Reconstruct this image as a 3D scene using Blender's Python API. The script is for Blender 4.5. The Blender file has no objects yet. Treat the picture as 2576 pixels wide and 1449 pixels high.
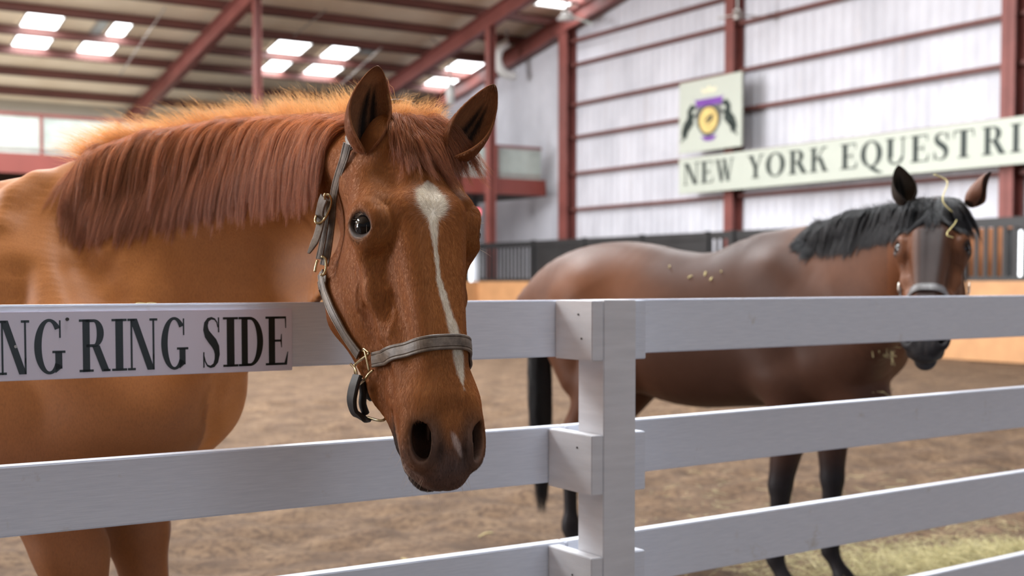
import bpy, bmesh, math, random
import numpy as np
from mathutils import Vector, Matrix
random.seed(7); rng = np.random.default_rng(11)
SC = bpy.context.scene
COL = SC.collection
PI = math.pi

# ------------------------------------------------------------------ camera
CAMZ = 1.36
FPX = 3200.0
PITCH = math.radians(2.5)
CX, CY = 1288.0, 710.0 + FPX*math.tan(PITCH)      # principal point in image pixels
cam_d = bpy.data.cameras.new('camera')
cam = bpy.data.objects.new('camera', cam_d); COL.objects.link(cam)
cam.location = (0, 0, CAMZ); cam.rotation_euler = (PI/2 - PITCH, 0, 0)
cam_d.sensor_width = 36.0; cam_d.sensor_fit = 'HORIZONTAL'
cam_d.lens = FPX/2576*36.0
cam_d.shift_y = (CY - 724.5)/2576
cam_d.clip_start = 0.05; cam_d.clip_end = 500
cam_d.dof.use_dof = True; cam_d.dof.focus_distance = 2.26; cam_d.dof.aperture_fstop = 4.0
SC.camera = cam

# ------------------------------------------------------------------ world, light, exposure
SC.view_settings.view_transform = 'Standard'; SC.view_settings.look = 'None'
SC.view_settings.gamma = 1.0; SC.view_settings.use_curve_mapping = False
SC.view_settings.exposure = 0.22
w = bpy.data.worlds.new('world'); SC.world = w; w.use_nodes = True
bg = w.node_tree.nodes['Background']; bg.inputs[0].default_value = (0.86, 0.93, 1.0, 1); bg.inputs[1].default_value = 0.20
SC.cycles.use_denoising = True
SC.cycles.max_bounces = 6; SC.cycles.diffuse_bounces = 4; SC.cycles.sample_clamp_indirect = 6

# building grid: a runs along the purlins (right and away), b across them (left and away)
D1 = Vector((0.8452, 0.5345, 0)); D2 = Vector((-0.5345, 0.8452, 0)); UP = Vector((0, 0, 1))
def G(a, b, z=0.0): return D1*a + D2*b + UP*z
CAMP = Vector((0, 0, CAMZ))
def ray(px, py):
    x, y = (px - CX)/FPX, (CY - py)/FPX
    c, s = math.cos(PITCH), math.sin(PITCH)
    return Vector((x, c + y*s, -s + y*c))
def W(px, py, Y):
    r = ray(px, py); return CAMP + r*(Y/r.y)
def hit(px, py, n, d):          # plane n.p = d
    r = ray(px, py); return CAMP + r*((d - CAMP.dot(n))/r.dot(n))
def hit_a(px, py, a): return hit(px, py, D1, a)
def hit_b(px, py, b): return hit(px, py, D2, b)
def proj(p):
    p = Vector(p) - CAMP
    c, s = math.cos(PITCH), math.sin(PITCH)
    f = p.y*c - p.z*s; u = p.z*c + p.y*s
    return (CX + FPX*p.x/f, CY - FPX*u/f)

def area_light(name, loc, direction, sx, sy, power, col=(1, 1, 1)):
    l = bpy.data.lights.new(name, 'AREA'); l.shape = 'RECTANGLE'; l.size = sx; l.size_y = sy
    l.energy = power; l.color = col
    o = bpy.data.objects.new(name, l); COL.objects.link(o); o.location = loc
    d = Vector(direction).normalized()
    o.rotation_euler = d.to_track_quat('-Z', 'X').to_euler()
    return o
# daylight through the rows of roof skylights (outside the frame, above and beside the ring) and from the open left end; the other lamps are added fill
DAY = (0.93, 0.97, 1.0)
for (a, b, z, sa, sb, pw) in [(3, 3.5, 11.4, 3.0, 6.0, 1500), (4, 14.0, 10.6, 3.0, 10.0, 2900), (4, 25.0, 9.4, 3.0, 9.0, 1300), (-8, 15.0, 10.6, 3.0, 10.0, 2800),
        (-8, 26.0, 9.2, 3.0, 9.0, 2100), (12, 14.0, 10.4, 3.0, 11.0, 1300), (13, 26.0, 8.9, 3.0, 9.0, 600)]:
    area_light('skylight_daylight', G(a, b, z), (0, 0, -1), sa, sb, pw, DAY)
area_light('added_side_fill', G(2, -8.5, 3.2), D2 + UP*.12, 26, 5.5, 420, (0.70, 0.82, 1.0))  # unseen bluish fill added behind the camera for the fence fronts
area_light('open_end_doors', G(-29, 25.5, 4.6), D1 + UP*.30, 12, 7.0, 14000, (0.97, 0.97, 1.0))
area_light('added_floor_fill', G(-17, 19, .15), UP + D1*.30, 14, 14, 3200, (1.0, 0.95, 0.88))  # upward lamp added out of view to brighten the roof underside
area_light('added_roof_fill', G(6, 38, 4.40), UP, 28, 8, 620, (1.0, 0.94, 0.84))  # unseen lamp added behind the railing to lift the roof and far wall

# ------------------------------------------------------------------ helpers
def link(o, parent=None):
    COL.objects.link(o)
    if parent is not None: o.parent = parent
    return o
def tag(o, label=None, cat=None, group=None, kind=None):
    if label: o['label'] = label
    if cat: o['category'] = cat
    if group: o['group'] = group
    if kind: o['kind'] = kind
    return o
def empty(name, loc):
    o = bpy.data.objects.new(name, None); COL.objects.link(o); o.location = loc; o.empty_display_size = 0.1
    bpy.context.view_layer.update(); return o
def mesh_obj(name, verts, faces, mat, parent=None, smooth=False):
    me = bpy.data.meshes.new(name); me.from_pydata([tuple(v) for v in verts], [], faces); me.update()
    if mat: me.materials.append(mat)
    if smooth: me.polygons.foreach_set('use_smooth', [True]*len(me.polygons))
    o = bpy.data.objects.new(name, me); COL.objects.link(o)
    if parent is not None:
        o.parent = parent; o.matrix_parent_inverse = Matrix.Translation(-Vector(parent.location))
    return o
class MB:
    def __init__(s): s.v = []; s.f = []
    def add(s, vs, fs):
        n = len(s.v); s.v += [Vector(v) for v in vs]; s.f += [tuple(i+n for i in f) for f in fs]; return s
    def hexa(s, c):   # 8 corners: bottom 4 then top 4
        return s.add(c, [(0,3,2,1),(4,5,6,7),(0,1,5,4),(1,2,6,5),(2,3,7,6),(3,0,4,7)])
    def box(s, o, ax, ay, az, bev=0.0):   # origin corner, three edge vectors
        o = Vector(o); ax, ay, az = Vector(ax), Vector(ay), Vector(az)
        if bev <= 0:
            return s.hexa([o, o+ax, o+ax+ay, o+ay, o+az, o+ax+az, o+ax+ay+az, o+ay+az])
        bm = bmesh.new()
        vs = [bm.verts.new(p) for p in [o, o+ax, o+ax+ay, o+ay, o+az, o+ax+az, o+ax+ay+az, o+ay+az]]
        for f in [(0,3,2,1),(4,5,6,7),(0,1,5,4),(1,2,6,5),(2,3,7,6),(3,0,4,7)]: bm.faces.new([vs[i] for i in f])
        bmesh.ops.bevel(bm, geom=bm.edges[:], offset=bev, segments=2, affect='EDGES')
        bm.verts.index_update()
        s.add([v.co.copy() for v in bm.verts], [tuple(v.index for v in f.verts) for f in bm.faces]); bm.free(); return s
    def bar(s, p, q, wdt, hgt, up=UP):    # rectangular bar centred on p-q
        p, q = Vector(p), Vector(q); t = (q-p).normalized(); sd = t.cross(up).normalized(); u = sd.cross(t).normalized()
        return s.box(p - sd*wdt/2 - u*hgt/2, q-p, sd*wdt, u*hgt)
    def ibeam(s, p, q, wdt, hgt, tw=0.02, tf=0.03, up=UP):
        p, q = Vector(p), Vector(q); t = (q-p).normalized(); sd = t.cross(up).normalized(); u = sd.cross(t).normalized()
        s.bar(p, q, tw, hgt, up); s.bar(p+u*(hgt/2-tf/2), q+u*(hgt/2-tf/2), wdt, tf, up); s.bar(p-u*(hgt/2-tf/2), q-u*(hgt/2-tf/2), wdt, tf, up)
        return s
    def tube(s, pts, r, n=8, closed=False):
        pts = [Vector(p) for p in pts]; m = len(pts); rs = r if isinstance(r, (list, tuple)) else [r]*m
        vs = []; u = None
        for i in range(m):
            t = (pts[(i+1) % m] - pts[i-1]) if closed else (pts[min(i+1, m-1)] - pts[max(i-1, 0)])
            t.normalize()
            if u is None: u = t.orthogonal().normalized()
            else: u = (u - t*u.dot(t)).normalized()
            v = t.cross(u)
            for k in range(n):
                a = 2*PI*k/n; vs.append(pts[i] + (u*math.cos(a) + v*math.sin(a))*rs[i])
        fs = []
        for i in range(m if closed else m-1):
            j = (i+1) % m
            for k in range(n): fs.append((i*n+k, i*n+(k+1) % n, j*n+(k+1) % n, j*n+k))
        if not closed: fs += [tuple(range(n))[::-1], tuple((m-1)*n+k for k in range(n))]
        return s.add(vs, fs)
    def prism(s, poly, o, ux, uy, un, d):  # 2D polygon -> slab of thickness d along un
        n = len(poly); o, ux, uy, un = Vector(o), Vector(ux), Vector(uy), Vector(un)
        vs = [o + ux*x + uy*y for x, y in poly] + [o + ux*x + uy*y + un*d for x, y in poly]
        return s.add(vs, [tuple(range(n))[::-1], tuple(range(n, 2*n))] + [(i, (i+1) % n, n+(i+1) % n, n+i) for i in range(n)])
    def build(s, name, mat, parent=None, smooth=False): return mesh_obj(name, s.v, s.f, mat, parent, smooth)
def thing(name, loc, label, cat, group=None, kind=None):
    return tag(empty(name, loc), label, cat, group, kind)

# ------------------------------------------------------------------ materials
class NT:
    def __init__(s, name):
        s.m = bpy.data.materials.new(name); s.m.use_nodes = True; s.t = s.m.node_tree; s.b = s.t.nodes['Principled BSDF']
    def n(s, typ, **kw):
        nd = s.t.nodes.new(typ)
        for k, v in kw.items():
            if k[0] == 'i' and k[1:].isdigit(): nd.inputs[int(k[1:])].default_value = v
            elif k in nd.inputs.keys(): nd.inputs[k].default_value = v
            else: setattr(nd, k, v)
        return nd
    def l(s, a, b): s.t.links.new(a, b)
    def coord(s, scale=(1, 1, 1), rot=(0, 0, 0)):
        tc = s.n('ShaderNodeTexCoord'); mp = s.n('ShaderNodeMapping'); mp.inputs['Scale'].default_value = scale; mp.inputs['Rotation'].default_value = rot
        s.l(tc.outputs['Object'], mp.inputs[0]); return mp.outputs[0]
    def noise(s, vec, scale, detail=4, rough=0.55):
        nd = s.n('ShaderNodeTexNoise'); nd.inputs['Scale'].default_value = scale; nd.inputs['Detail'].default_value = detail; nd.inputs['Roughness'].default_value = rough
        s.l(vec, nd.inputs['Vector']); return nd.outputs['Fac']
    def ramp(s, fac, stops):
        r = s.n('ShaderNodeValToRGB'); e = r.color_ramp.elements
        while len(e) < len(stops): e.new(0.5)
        for i, (p, c) in enumerate(stops): e[i].position = p; e[i].color = (*c, 1) if len(c) == 3 else c
        s.l(fac, r.inputs[0]); return r.outputs[0]
    def mix(s, fac, a, b, mode='MIX'):
        m = s.n('ShaderNodeMix'); m.data_type = 'RGBA'; m.blend_type = mode
        for sock, v in ((m.inputs[0], fac), (m.inputs[6], a), (m.inputs[7], b)):
            if hasattr(v, 'links'): s.l(v, sock)
            elif isinstance(v, (int, float)): sock.default_value = v
            else: sock.default_value = (*v, 1) if len(v) == 3 else v
        return m.outputs[2]
    def bump(s, h, strength=0.3, dist=0.01):
        b = s.n('ShaderNodeBump'); b.inputs['Strength'].default_value = strength; b.inputs['Distance'].default_value = dist
        s.l(h, b.inputs['Height']); s.l(b.outputs[0], s.b.inputs['Normal']); return b
    def set(s, **kw):
        for k, v in kw.items():
            k = k.replace('_', ' ').title().replace('Ior', 'IOR')
            if hasattr(v, 'links'): s.l(v, s.b.inputs[k])
            else: s.b.inputs[k].default_value = (*v, 1) if isinstance(v, tuple) and len(v) == 3 else v
        return s
def lin(r, g, b):
    f = lambda c: (c/255/12.92 if c/255 <= .04045 else ((c/255+.055)/1.055)**2.4)
    return (f(r), f(g), f(b))
def plain(name, col, rough=0.6, metal=0.0, var=0.12, scale=3.0, bump=0.0, bscale=40):
    m = NT(name); v = m.coord(); n = m.noise(v, scale)
    dark = tuple(c*(1-var) for c in col); lite = tuple(min(1, c*(1+var)) for c in col)
    m.set(base_color=m.ramp(n, [(0.3, dark), (0.7, lite)]), roughness=rough, metallic=metal)
    if bump > 0: m.bump(m.noise(v, bscale), bump, 0.004)
    return m.m
def glow(name, col, strength):
    m = NT(name); m.set(base_color=(0.8, 0.8, 0.8), emission_color=col, emission_strength=strength); return m.m
M = {}
# painted fence timber: white paint with faint grain, scuffs
m = NT('white_fence_paint'); v = m.coord((1, 1, 1)); g = m.noise(m.coord((3, 3, 60)), 6, 6); sc = m.noise(v, 9, 8, .7)
c = m.ramp(g, [(0.3, lin(218, 224, 236)), (0.7, lin(230, 235, 246))]); c = m.mix(m.ramp(sc, [(0.62, (0, 0, 0)), (0.78, (1, 1, 1))]), c, lin(200, 196, 190))
m.set(base_color=c, roughness=0.45); m.bump(g, 0.25, 0.0008); M['fence'] = m.m
m = NT('warm_white_paint'); v = m.coord(); c = m.ramp(m.noise(m.coord((2, 2, 14)), 3, 6), [(0.35, lin(216, 217, 222)), (0.75, lin(230, 231, 236))])
m.set(base_color=c, roughness=0.5); m.bump(m.noise(m.coord((60, 60, 3)), 6, 5), 0.2, 0.0008); M['fence_block'] = m.m
M['red_steel'] = plain('red_oxide_steel', lin(124, 70, 64), 0.5, 0, 0.18, 1.5)
M['dark_steel'] = plain('brown_oxide_steel', lin(104, 62, 56), 0.55, 0, 0.15, 1.0)
M['beam_red'] = plain('balcony_red_steel', lin(132, 66, 58), 0.45, 0, 0.1, 1.0)
m = NT('ribbed_white_cladding'); tc = m.n('ShaderNodeTexCoord'); sp = m.n('ShaderNodeSeparateXYZ'); m.l(tc.outputs['Object'], sp.inputs[0])
st = m.noise(m.coord((1.2, 1.2, 0.12)), 2.2, 6, .65); big = m.noise(m.coord((1, 1, .6)), 0.9, 4)
c = m.ramp(big, [(0.35, lin(186, 186, 193)), (0.6, lin(204, 204, 211))])
c = m.mix(m.ramp(st, [(0.60, (0, 0, 0)), (0.80, (.55, .55, .55))]), c, lin(168, 150, 134))
dp = m.n('ShaderNodeVectorMath', operation='DOT_PRODUCT'); m.l(tc.outputs['Object'], dp.inputs[0]); dp.inputs[1].default_value = D2
mu = m.n('ShaderNodeMath', operation='MULTIPLY', i1=2*PI/0.30); m.l(dp.outputs['Value'], mu.inputs[0])
sn = m.n('ShaderNodeMath', operation='SINE'); m.l(mu.outputs[0], sn.inputs[0]); m.bump(sn.outputs[0], 0.35, 0.03)
m.set(base_color=c, roughness=0.55); M['cladding'] = m.m
M['white_wall'] = plain('white_block_wall', lin(228, 230, 232), 0.7, 0, 0.03, 2, 0.2, 12)
M['beige_wall'] = plain('pale_upper_wall', lin(176, 170, 160), 0.7, 0, 0.03, 1)
m = NT('roof_insulation'); c = m.ramp(m.noise(m.coord(), 0.8, 5), [(0.3, lin(226, 208, 184)), (0.7, lin(244, 230, 208))]); m.set(base_color=c, roughness=0.7)
m.bump(m.noise(m.coord(), 2.5, 3), 0.3, 0.05); M['roof'] = m.m
M['skylight'] = glow('translucent_skylight_panel', (0.95, 0.98, 1.0), 5.0)
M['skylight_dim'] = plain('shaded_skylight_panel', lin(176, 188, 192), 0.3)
M['window_glow'] = glow('daylit_window', (0.93, 0.97, 1.0), 3.2)
M['kick'] = plain('orange_pine_kickboard', lin(176, 130, 88), 0.6, 0, 0.14, 2.5)
M['black'] = plain('black_painted_rail', lin(34, 34, 35), 0.5, 0, 0.2, 2)
M['brown_panel'] = plain('brown_timber_panelling', lin(150, 96, 58), 0.6, 0, 0.2, 1.6)
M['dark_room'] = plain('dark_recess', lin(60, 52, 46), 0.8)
M['sign'] = plain('cream_sign_board', lin(182, 187, 175), 0.5, 0, 0.03, 2)
M['sign_text'] = plain('dark_green_lettering', lin(34, 46, 42), 0.5, 0, 0.1, 5)
M['plate'] = plain('lavender_white_sign_plate', lin(226, 222, 238), 0.35, 0, 0.02, 3)
M['plate_text'] = plain('black_green_lettering', lin(14, 24, 20), 0.3, 0, 0.1, 8)
M['purple'] = plain('purple_banner', lin(112, 62, 150), 0.5)
M['gold'] = plain('gold_medallion', lin(206, 180, 112), 0.5, 0, 0.2, 8)
M['gold_pale'] = plain('pale_gold_paint', lin(214, 208, 178), 0.5)
M['silver_line'] = plain('grey_shield', lin(96, 96, 92), 0.5)
M['grey_metal'] = plain('galvanised_metal', lin(170, 165, 160), 0.4, 0.5)
M['duct'] = plain('white_duct', lin(225, 225, 222), 0.5)
M['clear_panel'] = plain('frosted_balcony_panel', lin(176, 186, 180), 0.3)
M['nail'] = plain('nail_head', lin(70, 66, 64), 0.5, 0.6)
# riding-ring footing
m = NT('ring_footing'); v = m.coord((1, 1, 1)); a = m.noise(v, 3.0, 8, .65); b_ = m.noise(v, 22, 8, .7); cst = m.noise(m.coord((1, 1, 1)), .6, 3)
c = m.ramp(a, [(0.32, lin(82, 60, 41)), (0.5, lin(112, 86, 61)), (0.70, lin(136, 109, 82))])
c = m.mix(m.ramp(b_, [(0.40, (0.85, 0.85, 0.85)), (0.53, (0, 0, 0))]), c, lin(72, 50, 32))
m.set(base_color=c, roughness=0.95)
ad = m.n('ShaderNodeMath', operation='ADD'); m.l(a, ad.inputs[0]); m.l(b_, ad.inputs[1]); m.bump(ad.outputs[0], 1.0, 0.05); M['dirt'] = m.m
M['straw'] = plain('hay_stalks', lin(200, 186, 128), 0.7, 0, 0.3, 30)
M['leather'] = None
# ================================================================== building
AW = 21.86                      # inner face of the gable wall cladding
BF = 32.0                       # balcony facade
BB = 43.6                       # wall behind the balcony
SL = 0.18                       # roof slope
B0 = 31.5
def zraf(b): return 8.65 - SL*(b - B0)          # underside of the rafters
RN = UP + D2*SL
def on_roof(px, py, dz):                         # point on the plane dz above the rafter undersides
    return hit(px, py, RN, (8.65 + dz) + SL*B0)
def ab(p): return (p.dot(D1), p.dot(D2))
RIDGE = 9.0
ZR = 0.78                                        # roof sheet above the rafter underside
def zroof(b): return (zraf(b) if b > RIDGE else zraf(RIDGE) - SL*(RIDGE - b)) + ZR

def structure(o, label): return tag(o, label=label, kind='structure')

# ground
def make_ground():
    n = 260; xs = np.concatenate([np.linspace(-60, -4, 14), np.linspace(-3.8, 8, n), np.linspace(8.4, 60, 14)])
    ys = np.concatenate([np.linspace(-30, 2, 10), np.linspace(2.2, 15, n), np.linspace(15.5, 70, 20)])
    X, Y = np.meshgrid(xs, ys, indexing='ij'); Z = np.zeros_like(X)
    r = np.random.default_rng(3)
    for k in range(60):
        f = r.uniform(1.5, 22); a = r.uniform(0, 2*PI); ph = r.uniform(0, 2*PI)
        Z += np.sin(f*(X*math.cos(a)+Y*math.sin(a)) + ph)*0.011/(1+f*0.22)
    Z -= 0.01
    V = np.stack([X, Y, Z], -1).reshape(-1, 3); ny = len(ys)
    F = [(i*ny+j, (i+1)*ny+j, (i+1)*ny+j+1, i*ny+j+1) for i in range(len(xs)-1) for j in range(ny-1)]
    return structure(mesh_obj('floor', V, F, M['dirt'], smooth=True), 'sandy brown riding ring footing')
make_ground()

# gable wall, far wall, wall behind the balcony, roof
def gable():
    mb = MB(); t = 0.12
    bs = [BB, BF, 20, RIDGE, 0, -9]
    for b1, b2 in zip(bs[:-1], bs[1:]):
        lo = [G(AW, b1, 0), G(AW, b2, 0), G(AW+t, b2, 0), G(AW+t, b1, 0)]
        hi = [G(AW, b1, zroof(b1)), G(AW, b2, zroof(b2)), G(AW+t, b2, zroof(b2)), G(AW+t, b1, zroof(b1))]
        mb.hexa(lo+hi)
    return mb
structure(gable().build('wall_gable', M['cladding']), 'white ribbed metal gable wall with red girts')
structure(MB().box(G(-30, BB, 0), D1*(30+AW), D2*0.15, UP*(zroof(BB)+.1)).build('wall_far', M['beige_wall']), 'pale wall behind the balcony')
mb = MB()
for b1, b2 in ((BB+.2, RIDGE), (RIDGE, -9)):
    mb.hexa([G(-30, b1, zroof(b1)), G(AW+.2, b1, zroof(b1)), G(AW+.2, b2, zroof(b2)), G(-30, b2, zroof(b2)),
             G(-30, b1, zroof(b1)+.1), G(AW+.2, b1, zroof(b1)+.1), G(AW+.2, b2, zroof(b2)+.1), G(-30, b2, zroof(b2)+.1)])
structure(mb.build('ceiling', M['roof']), 'beige insulated underside of the pitched roof')

# girts of the gable wall
zc_girt = [1.36 + (710-y)/83.5 for y in (531, 443, 354, 274, 177, 118)]
names = ['lowest', 'second lowest', 'third lowest', 'third highest', 'second highest', 'highest']
for z, nm in zip(zc_girt, names):
    bend = min(BF-.6, B0 + (8.65-z)/SL + .3) if z > 8 else BF-.6
    g = MB().bar(G(AW-.10, bend, z), G(AW-.10, -6, z), 0.20, 0.085).build('wall_girt', M['dark_steel'])
    tag(g, f'dark red horizontal girt on the white gable wall, {nm} of them', 'wall girt', 'girts across the gable wall', 'structure')
z = 9.4
while z < 12.0:
    b1 = B0 - (z-8.65)/SL
    g = MB().bar(G(AW-.10, b1, z), G(AW-.10, RIDGE-2, z), 0.20, 0.085).build('wall_girt', M['dark_steel'])
    tag(g, 'dark red horizontal girt high under the roof slope of the gable wall', 'wall girt', 'girts across the gable wall', 'structure'); z += 1.05

# frames: rafters and columns
def a_of(px, b): return hit_b(px, 500, b).dot(D1)
A3 = AW - .25; A2 = a_of(1234, B0); A1 = a_of(650, B0)
def rafter(a, label):
    mb = MB(); off = UP*0.25
    mb.ibeam(G(a, BB, zraf(BB))+off, G(a, RIDGE, zraf(RIDGE))+off, 0.24, 0.5, 0.03, 0.04)
    mb.ibeam(G(a, RIDGE, zraf(RIDGE))+off, G(a, -9, zraf(RIDGE)-SL*(RIDGE+9))+off, 0.24, 0.5, 0.03, 0.04)
    tag(mb.build('roof_rafter', M['red_steel']), label, 'rafter', 'main red roof rafters', 'structure')
rafter(A3-.05, 'red steel rafter along the top of the gable wall')
rafter(A2, 'red steel rafter meeting the column behind the chestnut horse\'s far ear')
rafter(A1, 'red steel rafter nearest the left, above the chestnut horse\'s mane')
rafter(A1-7.6, 'red steel rafter out beyond the left edge')
def column(a, b, z1, wd, label, grp='red steel columns', dp=.34):
    mb = MB().ibeam(G(a, b, 0), G(a, b, z1), wd, dp, 0.02, 0.03, up=D1)
    mb.box(G(a-.25, b-.25, 0), D1*.5, D2*.5, UP*.03)
    tag(mb.build('steel_column', M['red_steel']), label, 'column', grp, 'structure')
column(A1, B0, zraf(B0)+.05, 0.20, 'thin red steel column rising above the chestnut horse\'s neck', dp=.18)
column(A2, B0, zraf(B0)+.05, 0.24, 'red steel column in front of the balcony end', dp=.22)
def b_of(px): return hit_a(px, 300, AW-.2).dot(D2)
column(AW-.22, b_of(1428), zraf(b_of(1428))+.1, 0.42, 'red steel corner column where the gable wall meets the balcony')
for px, lab in ((1847, 'red steel column on the gable wall behind the crest sign'), (2548, 'red steel column on the gable wall behind the bay horse\'s ears')):
    b = b_of(px); column(AW-.22, b, zroof(b)-.5, 0.32, lab)

# purlins
pb = [ab(on_roof(0, y, .5))[1] for y in (236, 186, 133, 83, 24)]
step = (pb[0]-pb[-1])/4
pb = pb + [pb[-1]-step*k for k in range(1, 10)]
ordn = ['lowest', 'second lowest', 'third lowest', 'fourth lowest', 'fifth lowest', 'sixth lowest', 'seventh lowest', 'eighth lowest', 'ninth lowest', 'tenth lowest', 'eleventh lowest', 'twelfth lowest', 'thirteenth lowest', 'fourteenth lowest']
for i, b in enumerate(pb):
    if b < RIDGE: break
    z = zraf(b)+.5
    p = MB().box(G(-28, b-.04, z), D1*(28+AW-.1), D2*.08, UP*.24).box(G(-28, b-.04, z), D1*(28+AW-.1), D2*.16, UP*.03).build('roof_purlin', M['dark_steel'])
    tag(p, f'dark red purlin under the roof, {ordn[i]} on the far slope', 'purlin', 'purlins under the roof', 'structure')
# tie rods and flange braces
def rod(p, q, r, label):
    tag(MB().tube([p, q], r, 6).build('brace_rod', M['grey_metal']), label, 'brace rod', 'thin roof brace rods', 'structure')
rod(on_roof(415, 20, .45), on_roof(300, 190, .45), .02, 'thin pale rod crossing the purlins left of the first rafter')
rod(on_roof(960, 120, .45), on_roof(850, 220, .45), .02, 'thin pale rod crossing the purlins left of the horse ear')
for px, py, qx, qy in ((1190, 100, 1225, 60), (1120, 130, 1085, 95), (820, 25, 740, 90)):
    rod(on_roof(px, py, .4), on_roof(qx, qy, .55), .02, 'short pale flange brace beside the middle rafter' if px > 900 else 'thin pale rod crossing the purlins right of the first column')

# skylights: (left, right, top, bottom) in the photograph
sky = [((52,155,30,82),'brightest upper left'),((28,126,88,132),'lower left'),((270,322,55,100),'small partly shaded'),((192,288,104,150),'right one below the shaded one'),
       ((674,770,101,146),'upper one right of the thin column'),((658,720,150,190),'lower one beside the thin column'),((808,888,115,157),'upper one left of the horse ear'),((760,850,162,202),'lower one left of the horse ear'),
       ((1118,1210,152,192),'upper one between the ears'),((1062,1150,194,230),'lower one between the ears'),((1364,1460,-30,20),'one at the top edge near the gable wall')]
def skylight(q, mat, label):
    l, r, t, bt = q; cx, cy = (l+r)/2, (t+bt)/2; dz = ZR-.05
    a1 = ab(on_roof(l, cy, dz))[0]; a2 = ab(on_roof(r, cy, dz))[0]; b1 = ab(on_roof(cx, t, dz))[1]; b2 = ab(on_roof(cx, bt, dz))[1]
    f = MB()
    def P(a, b): return G(a, b, zraf(b)+dz)
    o = thing('skylight', P((a1+a2)/2, (b1+b2)/2), label, 'skylight', 'translucent roof skylights')
    f.hexa([P(a1,b2), P(a2,b2), P(a2,b1), P(a1,b1)] + [p+UP*.03 for p in (P(a1,b2), P(a2,b2), P(a2,b1), P(a1,b1))])
    f.build('panel', mat, o)
    if mat is M['skylight']: area_light('skylight_daylight', P((a1+a2)/2, (b1+b2)/2)-UP*.03, (0, 0, -1), abs(b1-b2)*.95, abs(a2-a1)*.95, 50, DAY).rotation_euler = Matrix((D2, -D1, UP)).transposed().to_euler()
    e = MB(); w = .05
    for p, q2 in ((P(a1,b1),P(a2,b1)),(P(a1,b2),P(a2,b2)),(P(a1,b1),P(a1,b2)),(P(a2,b1),P(a2,b2))): e.bar(p, q2, w, .06)
    e.build('frame', M['grey_metal'], o)
for q, lab in sky: skylight(q, M['skylight'], 'glowing white roof skylight, '+lab)
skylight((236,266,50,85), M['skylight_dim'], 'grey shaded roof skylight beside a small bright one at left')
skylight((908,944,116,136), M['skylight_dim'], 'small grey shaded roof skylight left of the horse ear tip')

# hanging items under the roof
t = thing('ceiling_fan', hit_a(1855, 38, AW-1.2), 'small pale ceiling fan hanging by the top of the gable wall column', 'fan')
c = Vector(t.location); mb = MB()
for k in range(3):
    an = 2*PI*k/3+.3; d = Vector((math.cos(an), math.sin(an), 0)); mb.bar(c+d*.08, c+d*.55, .13, .015)
mb.build('blade', M['grey_metal'], t); MB().tube([c+UP*.12, c-UP*.1], .1, 12).build('hub', M['grey_metal'], t); MB().tube([c+UP*.1, c+UP*1.6], .02, 6).build('rod', M['grey_metal'], t)
t = thing('duct_elbow', on_roof(1285, 150, -.1), 'curved white duct elbow under the eave right of the horse ear', 'duct')
c = Vector(t.location); pts = [c + D1*(.5*math.cos(x)) + UP*(.5*math.sin(x)) for x in np.linspace(PI*.6, PI*1.6, 10)]
mb = MB().tube(pts, .14, 12); mb.build('duct', M['duct'], t, True); MB().tube([pts[0], pts[0]+UP*.9], .05, 8).build('hanger', M['grey_metal'], t)
t = thing('loudspeaker', on_roof(1133, 235, -.55), 'small white loudspeaker hanging below the skylights between the ears', 'speaker')
c = Vector(t.location); MB().tube([c+UP*.35, c+UP*.05, c-UP*.35], [.06, .16, .12], 12).build('housing', M['duct'], t, True); MB().tube([c+UP*.3, c+UP*1.0], .03, 6).build('hanger', M['grey_metal'], t)
t = thing('ceiling_lamp', on_roof(1425, 40, -.1), 'pale lamp with arms hanging where the end rafter meets the gable wall', 'lamp')
c = Vector(t.location); MB().tube([c+UP*.1, c-UP*.1], [.12, .28], 14).build('shade', M['duct'], t, True)
MB().tube([c+UP*.1, c+UP*.7], .03, 6).build('rod', M['grey_metal'], t); MB().bar(c-D2*.1, c+D1*.25-D2*.9-UP*.35, .05, .05).build('arm', M['clear_panel'], t)

# balcony
ZB0, ZB1, ZRAIL = 3.95, 4.32, 5.40
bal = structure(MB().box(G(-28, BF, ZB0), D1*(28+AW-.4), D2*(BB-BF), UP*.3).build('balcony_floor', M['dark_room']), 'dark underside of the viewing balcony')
structure(MB().box(G(-28, BF-.12, ZB0), D1*(28+AW-.5), D2*.12, UP*(ZB1-ZB0+.1)).build('balcony_beam', M['beam_red']), 'red steel beam along the balcony edge')
rl = thing('balcony_railing', G(5, BF, ZB1), 'red steel balcony railing with frosted pale infill panels', 'railing')
MB().box(G(-28, BF-.04, ZRAIL-.08), D1*(28+AW-.6), D2*.08, UP*.08).build('top_rail', M['red_steel'], rl)
MB().box(G(-28, BF-.04, ZB1+.2), D1*(28+AW-.6), D2*.06, UP*.05).build('bottom_rail', M['grey_metal'], rl)
MB().box(G(-28, BF, ZB1+.1), D1*(28+AW-.6), D2*.02, UP*(ZRAIL-ZB1-.2)).build('infill_panel', M['clear_panel'], rl)
pa = [hit_b(x, 350, BF).dot(D1) for x in (103, 297)]
sp = pa[1]-pa[0]; a = pa[0]-sp*int((pa[0]+27.5)/sp)
while a < AW-.6:
    MB().box(G(a-.03, BF-.06, ZB1), D1*.07, D2*.06, UP*(ZRAIL-ZB1)).build('post', M['red_steel'], rl); a += sp
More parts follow.
